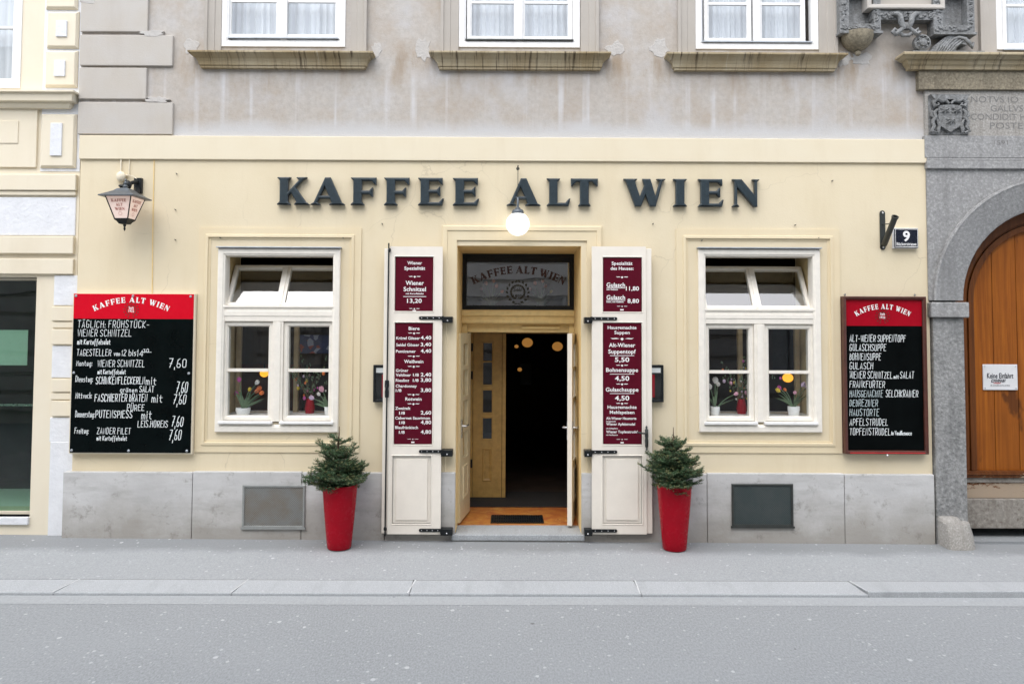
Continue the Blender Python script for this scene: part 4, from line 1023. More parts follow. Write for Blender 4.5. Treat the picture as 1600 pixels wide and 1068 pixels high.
# expansion joint beside the lantern
ex = MB().tube([(Xp(241,252,YW), YW-.004, ZB0-.002), (Xp(239,355,YW), YW-.004, Zp(239,355,YW)), (Xp(238,460,YW), YW-.004, Zp(238,460,YW))], .005, 6)
tag(ex.build('wall_cable', M['door_yellow'], origin=(Xp(239,355,YW), YW, Zp(239,355,YW))), 'thin vertical cable down the yellow wall beside the lantern', 'cable')

# ------------------------------------------------------------------ chalk boards
def daily_board():
    yb = -.075; r = R(112, 459, 300, 707, yb-.012)
    x0, x1, z0, z1_ = r; o = empty('menu_board', ((x0+x1)/2, yb, z0), 'unframed black daily menu board with bright red header, under the wall lantern', 'menu board')
    zr = Zp(205, 498, yb-.012)
    bd = MB().box(x0, x1, yb-.012, yb, z0, zr); bd.build('board', M['black_board'], o, bevel=.002)
    MB().box(x0, x1, yb-.0125, yb-.0005, zr, z1_).build('header', M['red_board'], o, bevel=.002)
    MB().box(x0-.012, x1+.012, yb-.004, YW+.002, z0-.012, z1_+.004).build('backing', M['left_yellow'], o)
    y = yb-.0145
    t = MB(); arc_text(t, 'KAFFEE ALT WIEN', 205, 472.5, 57, 14, 8.5, y, gap=.2, space=.6); put_text(t, 'Seit', 205, 482.5, 8, 4, y, 'c'); put_text(t, '1922', 205, 487.5, 9, 4, y, 'c'); t.build('header_lettering', M['white_paint'], o)
    wm = MB(); wreath(wm, 205, 484, 9, y, 7, .36); wm.build('emblem', M['brown_frame'], o)
    c = MB(); W = lambda s, a, py, b_, h, w_=1.0, sl=.06: chalk(c, s, a, py, b_, h, y, w_*.72, sl, .28)
    W('TÄGLICH: FRÜHSTÜCK-', 121.5, 511.4, 232.5, 10.5); W('WIENER SCHNITZEL', 121.3, 525, 205, 10.5); W('mit Kartoffelsalat', 121, 537.5, 172, 8, 1.2)
    W('TAGESTELLER', 120, 555.3, 173, 9.8); W('von', 178, 555.3, 187, 7, 1.1); W('12 bis', 190, 555.3, 212, 9, 1.1); W('14', 214, 556, 223, 9.5, 1.3); W('30', 224, 550, 232, 5, 1.0); W('-', 221, 553, 237, 8)
    W('Montag:', 119.5, 571, 143.5, 8.5); W('WIENER SCHNITZEL', 152.6, 572.5, 225.5, 10.2); W('7,60', 264, 573.3, 290.5, 13, 1.4)
    W('mit Kartoffelsalat', 152.6, 583.8, 196, 6.8, 1.1)
    W('Dienstag:', 118, 596, 144.5, 9); W('SCHINKENFLECKERLN', 149.8, 599.3, 225.5, 11, 1.25); W('mit', 228, 600.5, 243.5, 12, 1.2); W('grünen', 188, 612, 214, 7, 1.1); W('SALAT', 218, 612, 240, 9, 1.2); W('7,60', 275, 613, 292, 16, 1.4, .12)
    W('Mittwoch:', 118, 621.6, 143, 9); W('FASCHIERTER BRATEN', 148, 626.5, 229.5, 11.5, 1.3); W('mit', 237, 628, 253, 13, 1.2); W('7,60', 270.6, 630.5, 289.5, 15, 1.4, .12)
    W('PÜREE', 198.6, 641, 225, 9.5, 1.1); W('Donnerstag:', 117.5, 651.2, 147, 10); W('PUTENSPIESS', 149.3, 652, 206, 11, 1.3); W('mit', 221, 654, 236.5, 13, 1.2)
    W('LEIS.HOREIS', 215, 666.8, 261.5, 10, 1.1); W('7,60', 268, 665.4, 285, 15, 1.4, .12)
    W('Freitag:', 116.6, 676.6, 138, 8.5); W('ZANDER FILET', 151.5, 677.4, 203.6, 9.4, 1.0); W('7,60', 264, 686.8, 282, 15, 1.4, .12); W('mit Kartoffelsalat', 151, 687.4, 198, 6.8, 1.1)
    c.build('handwriting', M['chalk'], o)
    s = MB()
    for px, py in ((119,462),(208,462),(298,463),(113,582),(295,583),(110,703),(201,704),(292,704)):
        x, z = U(px, py, yb-.012); x = min(max(x, x0+.022), x1-.022); z = min(max(z, z0+.022), z1_-.022); s.lathe([(.013,0),(.013,.006),(.008,.011)], (x, yb-.012, z), 12, Vector((0,-1,0)))
    s.build('screw', M['zinc'], o)
M['black_board'] = plain('black_chalkboard', (.002,.004,.004), .12, var=.4, nscale=4, bump=0, spec=.10)
M['black_board_matt'] = plain('matt_black_chalkboard', (.002,.003,.003), .4, var=.4, nscale=4, bump=0, spec=.05)
daily_board()
def framed_board():
    yb = -.06; r = R(1319, 463, 1449, 709, yb-.03)
    x0, x1, z0, z1_ = r; o = empty('menu_board', ((x0+x1)/2, yb, z0), 'narrow black menu board in a brown frame beside the stone gateway', 'menu board')
    MB().frame(x0, x1, z0, z1_, [(0,YW-.001),(0,yb-.035),(.006,yb-.04),(.026,yb-.036),(.034,yb-.024),(.036,yb)]).build('frame', M['brown_frame'], o, bevel=.002)
    zr = Zp(1384, 509, yb)
    MB().box(x0+.03, x1-.03, yb-.008, yb+.01, z0+.03, zr).build('board', M['black_board_matt'], o)
    MB().box(x0+.03, x1-.03, yb-.0085, yb+.01, zr, z1_-.03).build('header', M['dark_red_board'], o)
    MB().box(x0+.045, x1-.045, yb-.046, yb-.0355, z0+.008, z0+.018).build('ledge', M['sign_red'], o)
    y = yb-.011
    t = MB(); arc_text(t, 'KAFFEE ALT WIEN', 1379, 482.5, 41, 12, 7.8, y, gap=.2, space=.6); put_text(t, 'Seit', 1379, 492, 7.5, 3.8, y, 'c'); put_text(t, '1922', 1379, 497.3, 8.5, 3.8, y, 'c'); t.build('header_lettering', M['white_paint'], o)
    wm = MB(); wreath(wm, 1379, 494, 8.6, y, 7, .36); wm.build('emblem', M['brown_frame'], o)
    c = MB(); c2 = MB(); W = lambda s, py, b_, a=1327.6, h=10.2, w_=.76, sl=.08, m=c: chalk(m, s, a, py, b_, h, y, w_, sl, .2)
    for s, py, e in (('ALT-WIENER SUPPENTOPF',533.4,1414.5),('GULASCHSUPPE',547.5,1384),('BOHNENSUPPE',562,1376),('GULASCH',576.2,1363.6),('FRANKFURTER',605,1382),('APFELSTRUDEL',664,1387),('TOPFENSTRUDEL',679,1391)): W(s, py, e)
    W('WIENER SCHNITZEL', 590.6, 1394); W('mit', 591, 1404, 1396.5, 6, .8); W('SALAT', 590.6, 1427.5, 1406.5)
    W('HAUSGEMACHTE', 619.6, 1379, m=c2); W('SELCHKRAINER', 619.6, 1434, 1384); W('DEBREZINER', 634.2, 1371, m=c2); W('HAUSTORTE', 649, 1373, m=c2)
    W('in Vanillesauce', 679, 1424, 1393, 6, .9)
    c.build('handwriting', M['chalk'], o); c2.build('faded_handwriting', M['chalk_worn'], o)
    k = MB().lathe([(.006,0),(.012,.006),(.012,.014),(.004,.022)], ((x0+x1)/2, yb-.03, z0-.012), 10, Vector((0,-1,0)))
    for dx in (.05, x1-x0-.08): k.lathe([(.010,0),(.010,.006)], (x0+dx, YW, z1_+.02), 8, Vector((0,-1,0)))
    k.build('fixing', M['steel'], o)
framed_board()

# ------------------------------------------------------------------ small fittings
def menu_case(label, px0, px1, py0, py1):
    r = R(px0, py0, px1, py1, -.085); x0, x1, z0, z1_ = r
    o = empty('menu_case', ((x0+x1)/2, YW, z0), label, 'display case', 'black menu cases behind the shutters')
    MB().box(x0, x1, -.070, YW, z0, z1_).frame(x0, x1, z0, z1_, [(0,-.069),(0,-.085),(.02,-.085),(.026,-.071)]).build('case', M['black_metal'], o, bevel=.002)
    ra, rb_ = (Xp(596.5, 600, -.074), x1-.03) if px0 < 800 else (x0+.03, Xp(1023, 600, -.074))
    MB().box(ra, rb_, -.074, -.0705, z0+.05, z1_-.10).build('menu_sheet', M['dark_red_board'], o)
    MB().box(x0+.028, x1-.028, -.0745, -.0705, z1_-.08, z1_-.03).build('header', M['paper'], o)
    MB().box(x0+.024, x1-.024, -.080, -.077, z0+.024, z1_-.024).build('pane', M['glass'], o)
menu_case('black menu case half hidden behind the left shutter', 583, 622, 570, 628)
menu_case('black menu case half hidden behind the right shutter', 990, 1037, 570, 628)

def house_number():
    y0 = -.075; r = R(1398, 357, 1435, 387, y0); x0, x1, z0, z1_ = r
    o = empty('house_number', ((x0+x1)/2, YW, z0), 'dark enamel house number plate reading 9 Bäckerstrasse', 'sign')
    MB().box(x0, x1, y0, YW-.002, z0, z1_).build('plate', M['navy'], o, bevel=.006)
    MB().box(x0-.004, x1+.004, y0+.012, YW-.001, z0-.004, z1_+.006).build('backing', M['rough_white'], o, bevel=.003)
    t = MB(); put_text(t, '9', 1416.5, 376.3, 11, 16, y0-.002, 'c', .03); put_text(t, 'Bäckerstrasse', 1416.5, 383.3, 31, 5, y0-.002, 'c', .015); lin(t, 1401, 1432, 385.3, y0-.002, .5)
    t.frame(x0+.006, x1-.006, z0+.006, z1_-.006, [(0,y0-.002),(.004,y0-.002)])
    t.build('lettering', M['white_paint'], o)
house_number()
def flag_holder():
    r = R(1375, 329, 1383.5, 390, -.03); x0, x1, z0, z1_ = r; xc = (x0+x1)/2
    o = empty('flag_holder', (xc, YW, z0), 'dark iron flagpole holder with an angled empty tube', 'flag holder')
    MB().box(x0, x1, -.032, YW, z0+.02, z1_-.02).lathe([(.028,0),(.028,.012)], (xc, YW, z0+.025), 12, Vector((0,-1,0))).lathe([(.028,0),(.028,.012)], (xc, YW, z1_-.025), 12, Vector((0,-1,0))).build('back_plate', M['bronze'], o, bevel=.003)
    p0 = Vector((xc, -.05, z0+.045)); e = U(1399, 338, -.27); p1 = Vector((e[0], -.27, e[1]))
    d = (p1-p0).normalized(); tb = MB(); n = 16
    L = (p1-p0).length
    tb.lathe([(.024,0),(.03,.005),(.03,L-.02),(.035,L-.018),(.035,L),(.024,L),(.024,L-.12)], p0, n, d)
    tb.tube([p0+d*L*.75, (xc, -.03, z0+.27)], .006, 6)
    tb.build('tube', M['bronze'], o, smooth=True)
    s = MB()
    for z_ in (z0+.025, z0+.33 if False else z1_-.025): s.ball((xc, -.034, z_), .011, n=8, m=5)
    s.build('screw', M['steel'], o)
flag_holder()

# ------------------------------------------------------------------ planters and little firs
def planter(px, label):
    x, y = G(px, 856, 0); r = .118; H = .62
    y = max(y, -.36); o = empty('planter', (x, y, 0), label, 'planter', 'red planters by the door')
    g = -x*.0045*.8
    MB().lathe([(.112,g),(.120,g+.012),(.128,.10),(.142,.25),(.156,.40),(.166,.52),(.172,.60),(.174,.625),(.172,.632),(.166,.634),(.160,.630),(.158,.60),(.150,.52)], (x, y, 0), 48).build('pot', M['pot_red'], o, smooth=True)
    MB().lathe([(.02,.50),(.155,.555),(.152,.575),(.09,.585),(.0,.59)], (x, y, 0), 24).build('soil', M['soil'], o, smooth=True)
    return x, y
def fir(x, y, seed, label, H=.63):
    rg = random.Random(seed); z0 = .575
    o = empty('fir_tree', (x, y, z0), label, 'fir tree', 'young firs in red planters')
    tk = MB().tube([(x, y, z0-.02), (x+.008, y, z0+.2), (x-.006, y, z0+.45), (x+.004, y, z0+H*.87), (x+.004, y, z0+H)], [.016,.013,.009,.006,.003], 8)
    nd = MB(); tp = MB()
    def needles(mb, p, d, L, nl, dens=380):
        up = Vector((0,0,1)); a = d.cross(up); a = a.normalized() if a.length > .1 else Vector((1,0,0)); c = a.cross(d)
        for i in range(max(3, int(L*dens))):
            t = rg.random(); q = p+d*(L*t)
            th = rg.gauss(0, 1.0)+(0 if rg.random() < .5 else math.pi)
            out = (a*math.cos(th)+c*abs(math.sin(th))*.75*(1 if rg.random() < .85 else -1)+d*rg.uniform(.5,.95)).normalized()
            l = nl*rg.uniform(.75,1.15)*(1-.35*t*t); wv = out.cross(Vector((rg.uniform(-1,1), rg.uniform(-1,1), rg.uniform(-1,1)))).normalized()*.0022
            e = q+out*l
            mb.add([q-wv, q+wv, e+wv*.6, e-wv*.6], [(0,1,2,3)])
    def branch(z, az, L, el):
        d = Vector((math.cos(az)*math.cos(el), math.sin(az)*math.cos(el), math.sin(el)))
        p = Vector((x, y, z0+z)); n = 7; pts = [p]
        droop = rg.uniform(.0,.22); dd = d.copy()
        for i in range(n):
            dd = (dd+Vector((rg.uniform(-.06,.06), rg.uniform(-.06,.06), -droop/n+(.20 if i > 3 else 0)))).normalized(); pts.append(pts[-1]+dd*(L/n))
        tk.tube(pts, [.0048*(1-.8*i/n)+.001 for i in range(n+1)], 5)
        for i in range(1, n+1):
            seg = pts[i]-pts[i-1]; sd = seg.normalized()
            needles(nd if i < n or rg.random() < .55 else tp, pts[i-1], sd, seg.length, .026)
            if i < n and L > .1:
                for s in (-1, 1):
                    if rg.random() < .97:
                        tl = (L-(L/n)*i)*rg.uniform(.45,.75)+.025
                        sde = sd.cross(Vector((0,0,1))).normalized()*s; td = (sd*.75+sde*.8+Vector((0,0,rg.uniform(-.1,.5)))).normalized()
                        tk.tube([pts[i], pts[i]+td*tl], [.002,.0012], 4, cap=False)
                        needles(nd, pts[i], td, tl*.8, .022); needles(tp if rg.random() < .34 else nd, pts[i]+td*tl*.78, td, tl*.26, .020)
                        if tl > .10:
                            for s2 in (-1, 1):
                                q = pts[i]+td*tl*rg.uniform(.35,.6); t2 = (td*.8+td.cross(Vector((0,0,1))).normalized()*s2*.7+Vector((0,0,rg.uniform(-.1,.15)))).normalized()
                                needles(nd, q, t2, tl*.45, .020)
    # uneven whorls: widest low down, a bare leader on top
    for z, L, k, el in ((.035,.27,9,-.06),(.06,.32,11,.03),(.10,.35,11,.10),(.125,.30,8,.3),(.15,.34,10,.14),(.20,.32,9,.2),(.26,.28,8,.27),(.32,.23,7,.33),(.385,.175,6,.4),(.455,.15,4,.45)):
        a0 = rg.random()*6.28
        for i in range(k): branch(z+rg.uniform(-.05,.05), a0+6.283*i/k+rg.uniform(-.3,.3), L*rg.uniform(.5,1.16), el+rg.uniform(-.3,.38))
    needles(nd, Vector((x+.004, y, z0+H*.78)), Vector((0,0,1)), H*.08, .02, 120)
    tk.build('trunk', M['bark'], o); nd.build('foliage', M['fir'], o); t_ = tp.build('young_shoots', M['fir_tip'], o)
px_, py_ = planter(530, 'tall red planter left of the open doorway, below the left window')
fir(px_-.02, py_, 3, 'small dark green fir in the planter below the left window')
px_, py_ = planter(1054, 'tall red planter right of the doorway, against the right shutter')
fir(px_-.01, py_, 17, 'small dark green fir in the planter beside the right shutter')

# ------------------------------------------------------------------ flowers and things behind the glass
def tulips(name, x, y, z, stems, label, vase=(.055,.105), seed=1, square=True):
    rg = random.Random(seed); o = empty('tulip_vase', (x, y, z), label, 'vase of tulips', 'vases of tulips behind the windows')
    r, h = vase
    MB().lathe([(r*.8,0),(r*.86,.006),(r*1.02,h*.7),(r,h),(r*.9,h),(r*.86,h-.03)], (x, y, z), 20 if not square else 24).build('vase', M['ceramic'], o, smooth=True)
    gm = MB(); fl = {}
    for dx, dz, dy, colr, sz in stems:
        p0 = Vector((x+dx*.08, y, z+h-.03)); p2 = Vector((x+dx, y+dy, z+dz)); p1 = Vector((x+dx*.35, y+dy*.4, z+h+(dz-h)*.6))
        pts = [p0*(1-t)**2+p1*2*t*(1-t)+p2*t*t for t in (0,.2,.4,.6,.8,1)]; gm.tube(pts, .0042, 6)
        d = (pts[-1]-pts[-2]).normalized(); q = d.to_track_quat('Z','Y').to_matrix(); m = fl.setdefault(colr, MB())
        # six cupped petals
        for k in range(6):
            a = 6.283*k/6+rg.random()*.3; rr = sz*(.46 if k % 2 else .40); prof = [(.12,0),(.75,.25),(1,.55),(.85,.85),(.45,1.08)]
            for i in range(4):
                (r0, h0), (r1, h1) = prof[i], prof[i+1]; w0, w1 = (.35,.62,.62,.42,.08)[i], (.35,.62,.62,.42,.08)[i+1]
                vs4 = [Vector((math.cos(a-w0)*r0*rr, math.sin(a-w0)*r0*rr, h0*sz)), Vector((math.cos(a+w0)*r0*rr, math.sin(a+w0)*r0*rr, h0*sz)), Vector((math.cos(a+w1)*r1*rr, math.sin(a+w1)*r1*rr, h1*sz)), Vector((math.cos(a-w1)*r1*rr, math.sin(a-w1)*r1*rr, h1*sz))]
                m.add([p2+q@v for v in vs4], [(0,1,2,3)])
        for s in range(3):
            L = rg.uniform(.55,.9)*max(.12, dz-h+.04); az = rg.uniform(-.5,.5); lean = dx*1.1+rg.uniform(-.06,.06); pr = None
            for i in range(7):
                t = i/6; c = Vector((x+dx*.05+lean*t**1.5, y+dy*t+az*.06*t, z+h-.03+L*t*(1.08-.25*t))); wv = Vector((math.cos(az)*.015*math.sin(math.pi*min(1, t*.85+.12)), .008, 0))
                if pr is not None: gm.add([pr[0], pr[1], c+wv, c-wv], [(0,1,2,3)])
                pr = (c-wv, c+wv)
    gm.build('stems_and_leaves', M['leaf'], o, weld=True, smooth=True)
    for k, m in fl.items(): m.build('flower', M[k], o, weld=True, smooth=True)
zsl = WIN_L[2]+.034; zsr = WIN_R[2]+.034; yv = .10
sc = lambda p: p*(yv-CAMY)/F
xv = lambda px: Xp(px, 630, yv)
tulips('a', xv(380), yv, zsl, [(-.05,.34,.02,'magenta',.055),(.115,.315,.03,'whitepetal',.055),(.12,.25,.06,'orange',.06),(-.10,.20,.10,'magenta',.05),(.15,.21,.05,'orange',.055),(.085,.22,.10,'orange',.055),(.03,.24,.08,'yellowpetal',.045)], 'white vase with magenta and white tulips, left in the left window', (.075,.075), 2)
tulips('b', xv(513), yv, zsl, [(-.05,.245,-.03,'pink',.065),(-.15,.17,0,'lilac',.055),(-.10,.20,.05,'whitepetal',.045)], 'white vase with pale pink tulips leaning left, right in the left window', (.04,.09), 3)
tulips('c', xv(1117), yv, zsr, [(.0,.335,-.02,'whitepetal',.07),(-.03,.27,.05,'whitepetal',.06),(.21,.215,.03,'pink',.05),(.05,.30,.07,'whitepetal',.05)], 'white vase with white and pink tulips, left in the right window', (.05,.095), 4)
tulips('d', xv(1240), yv, zsr, [(-.14,.25,0,'yellowpetal',.055),(.10,.30,.03,'lilac',.06),(-.10,.27,.09,'magenta',.045),(-.05,.25,.08,'orange',.04),(.16,.28,.08,'lilac',.045),(.02,.22,.02,'pink',.04)], 'white vase with yellow, purple and lilac tulips, right in the right window', (.062,.10), 5)
ytr = 1.25; zlo = vz+.112
for px, sd_, lb in ((768,7,'white vase of orange tulips behind the over-door glass, left of the wreath'), (845,8,'white vase of orange and yellow tulips behind the over-door glass, right of the wreath')):
    x_ = Xp(px, 470, ytr); zb_ = Zp(px, 488, ytr)
    tulips('t', x_, ytr, zb_, [(-.06,.33,0,'orange',.05),(.05,.30,.03,'orange',.05),(-.11,.27,.05,'pink',.045),(.02,.36,.02,'orange',.045),(.11,.24,.04,'yellowpetal' if px > 800 else 'orange',.045)], lb, (.055,.085), sd_)
MB().box(dx0+.01, dx1-.01, ytr-.15, ytr+.15, vz+.112, Zp(800, 488, ytr)).build('transom_shelf', M['inner_door'], B)

def egg_branches(px, side, zs, label, seed):
    rg = random.Random(seed); x = Xp(px, 600, .28); y = .27
    o = empty('easter_branches', (x, y, zs), label, 'decorated branches', 'twigs hung with painted eggs')
    MB().lathe([(.045,0),(.055,.05),(.04,.13),(.032,.16),(.03,.16),(.028,.12)], (x, y, zs), 16).build('vase', M['dark_red_board'], o, smooth=True)
    tw = MB(); eg = {}; cat = MB()
    for i in range(11):
        a = rg.uniform(-1, 1); p = Vector((x, y, zs+.12)); pts = [p]; d = Vector((a*.55, rg.uniform(-.1,.35), 1)).normalized(); L = rg.uniform(.3,.55)
        for k in range(6): d = (d+Vector((rg.uniform(-.15,.15)+a*.07, rg.uniform(-.08,.08), -.04))).normalized(); pts.append(pts[-1]+d*L/6)
        tw.tube(pts, [.004,.0035,.003,.0026,.0022,.0018,.0012], 5)
        for k in range(2, 7):
            for _ in range(3):
                q = pts[k]+Vector((rg.uniform(-.015,.015), rg.uniform(-.015,.015), rg.uniform(-.03,.03))); cat.ball(q, .006, .006, .012, 6, 5)
            if rg.random() < .5:
                c = rg.choice(['yellowpetal','pink','lilac','whitepetal','orange','magenta']); h = rg.uniform(.03,.07); q = pts[k]-Vector((0,0,h)); s = rg.choice((.012,.016,.022))
                tw.tube([pts[k], q], .0012, 4); eg.setdefault(c, MB()).ball(q-Vector((0,0,s)), s*.78, s*.78, s, 12, 8)
    tw.build('twigs', M['twig'], o); cat.build('catkins', M['leaf'], o)
    for c, m in eg.items(): m.build('egg', M[c], o, smooth=True)
egg_branches(485, 1, zsl, 'bare twigs hung with painted eggs in the left window', 4)
egg_branches(1158, -1, zsr, 'bare twigs hung with painted eggs in the right window', 9)

# room dressing seen through the glass
def lamp(px, py, y, r, mat, label, grp, cord=.7):
    x, z = U(px, py, y); o = empty('pendant_lamp', (x, y, z-r), label, 'lamp', grp)
    MB().ball((x, y, z), r, r, r*.86, 20, 14).build('lamp_shade', M[mat], o, smooth=True); MB().tube([(x, y, z+r*.8), (x, y, z+r+cord)], .006, 6).build('cord', M['black_metal'], o)
gp = 'lit pendant lamps inside the cafe'
lamp(413, 583, 2.1, .058, 'lamp_amber', 'yellow glowing round lamp behind the left window', gp)
lamp(1231, 590, 1.9, .068, 'lamp_amber', 'yellow glowing round lamp behind the right window', gp)
lamp(871, 541, 4.2, .085, 'lamp_warm', 'round amber lamp deep inside the doorway, rightmost', gp, 1.0)
lamp(824, 535, 4.6, .09, 'lamp_warm', 'amber lamp deep inside the doorway, cut by the door head', gp, 1.0)
lamp(807, 541, 3.2, .03, 'lamp_warm', 'slim amber lamp beside the inner door edge', gp, 1.0)
lamp(812, 577, 5.5, .04, 'lamp_warm', 'small amber lamp, lowest of those inside the doorway', gp, 1.3)
x0, x1, z0, z1_ = R(815, 570, 829, 600, 7.3)
tag(MB().box(x0, x1, 7.42, 7.45, z0, z1_).frame(x0-.02, x1+.02, z0-.02, z1_+.02, [(0,7.45),(0,7.41),(.03,7.41),(.03,7.43)]).build('wall_mirror', M['pale_room'], origin=((x0+x1)/2, 7.45, z0)), 'dim pale mirror on the back wall seen through the doorway', 'mirror')
x0, x1, z0, z1_ = R(466, 523, 512, 552, .9)
tag(MB().box(x0, x1+.15, .93, .936, z0, z1_).build('poster', M['poster'], origin=((x0+x1)/2, .93, z0)), 'blue and red printed poster hanging behind the left window', 'poster')
def drape(x0, x1, y, z0, z1_, label):
    n = 40; m = MB(); m.add([(x0+(x1-x0)*i/n, y+.03*math.sin(i*1.3)+.02*math.sin(i*.41), z) for z in (z0, z1_) for i in range(n+1)], [(i,i+1,n+2+i,n+1+i) for i in range(n)])
    tag(m.build('curtain', M['drape'], smooth=True, origin=((x0+x1)/2, y, z0)), label, 'curtain', 'dark curtains inside the windows')
drape(Xp(352,540,1.3)-.1, Xp(520,540,1.3)+.1, 1.5, Zp(430,570,1.3), Zp(430,495,1.3)+.3, 'dark brown hanging curtain behind the left window')
x0, x1, z0, z1_ = R(360, 575, 425, 660, 2.6)
rw = MB().box(Xp(330,600,2.8), Xp(470,600,2.8), 2.8, 2.86, .1, Zp(400,560,2.8)); tag(rw.build('partition', M['red_wall'], origin=(Xp(400,600,2.8), 2.83, .1)), 'reddish wood partition inside the left window', 'partition')
rw = MB().box(Xp(1248,600,2.4), Xp(1262,600,2.4), 2.4, 2.45, .1, Zp(1250,575,2.4)); tag(rw.build('door_post', M['red_wall'], origin=(Xp(1255,600,2.4), 2.42, .1)), 'orange lit wooden post inside the right window', 'post')

# doormats
x0, x1, z0, z1_ = R(732, 780, 884, 806, 1.2)
tag(MB().box(dx0+.06, dx1-.06, 1.12, 1.6, .0715, .083).build('doormat', M['mat_black'], bevel=.004, origin=(0, 1.36, .0715)), 'large black doormat just before the inner door', 'doormat')
gx0, gx1 = G(768, 812, .075)[0], G(848, 812, .075)[0]; ga, gb = G(808, 815.5, .08)[1], G(808, 804, .08)[1]
gm = MB().frame(gx0, gx1, 0, 1, [(0,0)])
gm = MB()
for i in range(23): 
    xx = gx0+(gx1-gx0)*i/22; gm.box(xx-.004, xx+.004, ga, gb, .0745, .083)
for i in range(6):
    yy = ga+(gb-ga)*i/5; gm.box(gx0, gx1, yy-.004, yy+.004, .0735, .081)
gm.box(gx0-.01, gx1+.01, ga-.01, gb+.01, .0708, .074)
tag(gm.build('foot_grate', M['black_metal'], origin=((gx0+gx1)/2, (ga+gb)/2, .0708)), 'small black scraper grate set on the orange tiles of the entrance', 'foot grate')

# ------------------------------------------------------------------ stone gateway on the right
PT = empty('stone_portal', (Xp(1651,840), 0, 0), 'grey stone gateway with round arch, coat of arms and carved cornice', 'gateway')
ac, az = U(1651, 470, -.05); AR = ac-Xp(1505, 470, -.05); RO = AR+47*PX; YA = -.05
PX0 = Xp(1450, 350, YA); PXE = 2*ac-PX0
zsp0 = Zp(1600, 252, YA)
def arch_pts(r, n=28): return [(ac-r*math.cos(math.pi*i/n), az+r*math.sin(math.pi*i/n)) for i in range(n+1)]
# spandrel wall with the arch cut out
sp = MB(); n = 28; ap = arch_pts(RO-.004)
for i in range(n):
    (xa, za), (xb, zb_) = ap[i], ap[i+1]
    sp.add([(xa,YA+.012,za),(xb,YA+.012,zb_),(xb,YA+.012,zsp0),(xa,YA+.012,zsp0)], [(0,1,2,3)])
xl, xr_ = ap[0][0], ap[-1][0]
sp.add([(PX0,YA+.012,az),(xl,YA+.012,az),(xl,YA+.012,zsp0),(PX0,YA+.012,zsp0)], [(0,1,2,3)]); sp.add([(xr_,YA+.012,az),(PXE,YA+.012,az),(PXE,YA+.012,zsp0),(xr_,YA+.012,zsp0)], [(0,1,2,3)])
sp.add([(PX0,YA+.012,az),(PX0,YA+.012,zsp0),(PX0,.2,zsp0),(PX0,.2,az)], [(0,1,2,3)])
sp.build('spandrel', M['stone'], PT)
# arch ring with a flat band and deep soffit
rg_ = MB(); prof = [(RO,YA+.03),(RO,YA-.02),(RO-.02,YA-.026),(RO-.04,YA-.012),(AR+.012,YA-.012),(AR,YA),(AR,.62)]
for i in range(n):
    for j in range(len(prof)-1):
        q = []
        for (r, y), k in ((prof[j], i), (prof[j], i+1), (prof[j+1], i+1), (prof[j+1], i)):
            a = math.pi*k/n; q.append((ac-r*math.cos(a), y, az+r*math.sin(a)))
        rg_.add(q, [(0,3,2,1)])
rg_.build('arch', M['stone'], PT, weld=True, smooth=True)
zi0, zi1 = Zp(1478, 496, -.09), Zp(1478, 472, -.09)
pw = Xp(1505, 600, YA)-Xp(1456, 600, YA)
for s in (-1, 1):
    xa = ac-AR-pw if s < 0 else ac+AR
    MB().box(xa, xa+pw, YA-.008, .62, -.3, zi0).build('pier', M['stone_pier'], PT, bevel=.012)
    MB().box(xa-.035, xa+pw+.035, YA-.05, .62, zi0+.001, zi1).build('impost', M['stone'], PT, bevel=.012)
# entablature: architrave, inscription panel, frieze, cornice
y_ = YA
zA = Zp(1520, 212, YA)
MB().box(PX0, PXE, YA-.008, .1, zsp0+.001, Zp(1520, 247, YA)+.0).box(PX0-.01, PXE+.01, YA-.02, .1, Zp(1520,264,YA), zsp0).build('architrave', M['stone'], PT, bevel=.006)
MB().box(PX0-.02, PXE+.02, YA-.004, .1, Zp(1520,246.5,YA), zA).build('lower_frieze', M['stone'], PT, bevel=.004)
zF = Zp(1520, 141, YA)
MB().box(Xp(1447,180,YA), PXE+.03, YA+.012, .1, zA+.001, zF).build('inscription_panel', M['stone_light'], PT, bevel=.004)
it = MB()
yi = YA+.010
for s, x, py, w_, h in (('NOTVS IO', 1517, 160, 74, 10), ('GALLVS N', 1548, 174, 66, 10), ('CONDIDIT H', 1517, 187, 86, 10), ('POSTERI', 1547, 201, 66, 10), ('1591', 1553, 226, 22, 7)):
    put_text(it, s, x, py, w_, h, yi if py < 210 else YA-.006, 'l', -.004)
it.build('inscription', M['inscription'], PT)
zC1, zC0 = Zp(1520, 81, -.22), Zp(1520, 109, -.10)
fz = MB().box(Xp(1436,125,-.07), PXE+.06, -.07, .1, zF+.001, zC0); fz.build('frieze', M['stone_brown'], PT, bevel=.005)
cx0 = Xp(1414, 90, -.24)+.19
h = zC1-zC0
MB().sill(cx0, PXE+.1, [(.0,zC0+.001),(.075,zC0+.001),(.078,zC0+.03),(.10,zC0+.05),(.115,zC0+.09),(.14,zC0+h*.62),(.165,zC0+h*.78),(.19,zC0+h*.82),(.19,zC0+h-.01),(.185,zC0+h),(0,zC0+h+.02)], -.03).build('cornice', M['sill'], PT)
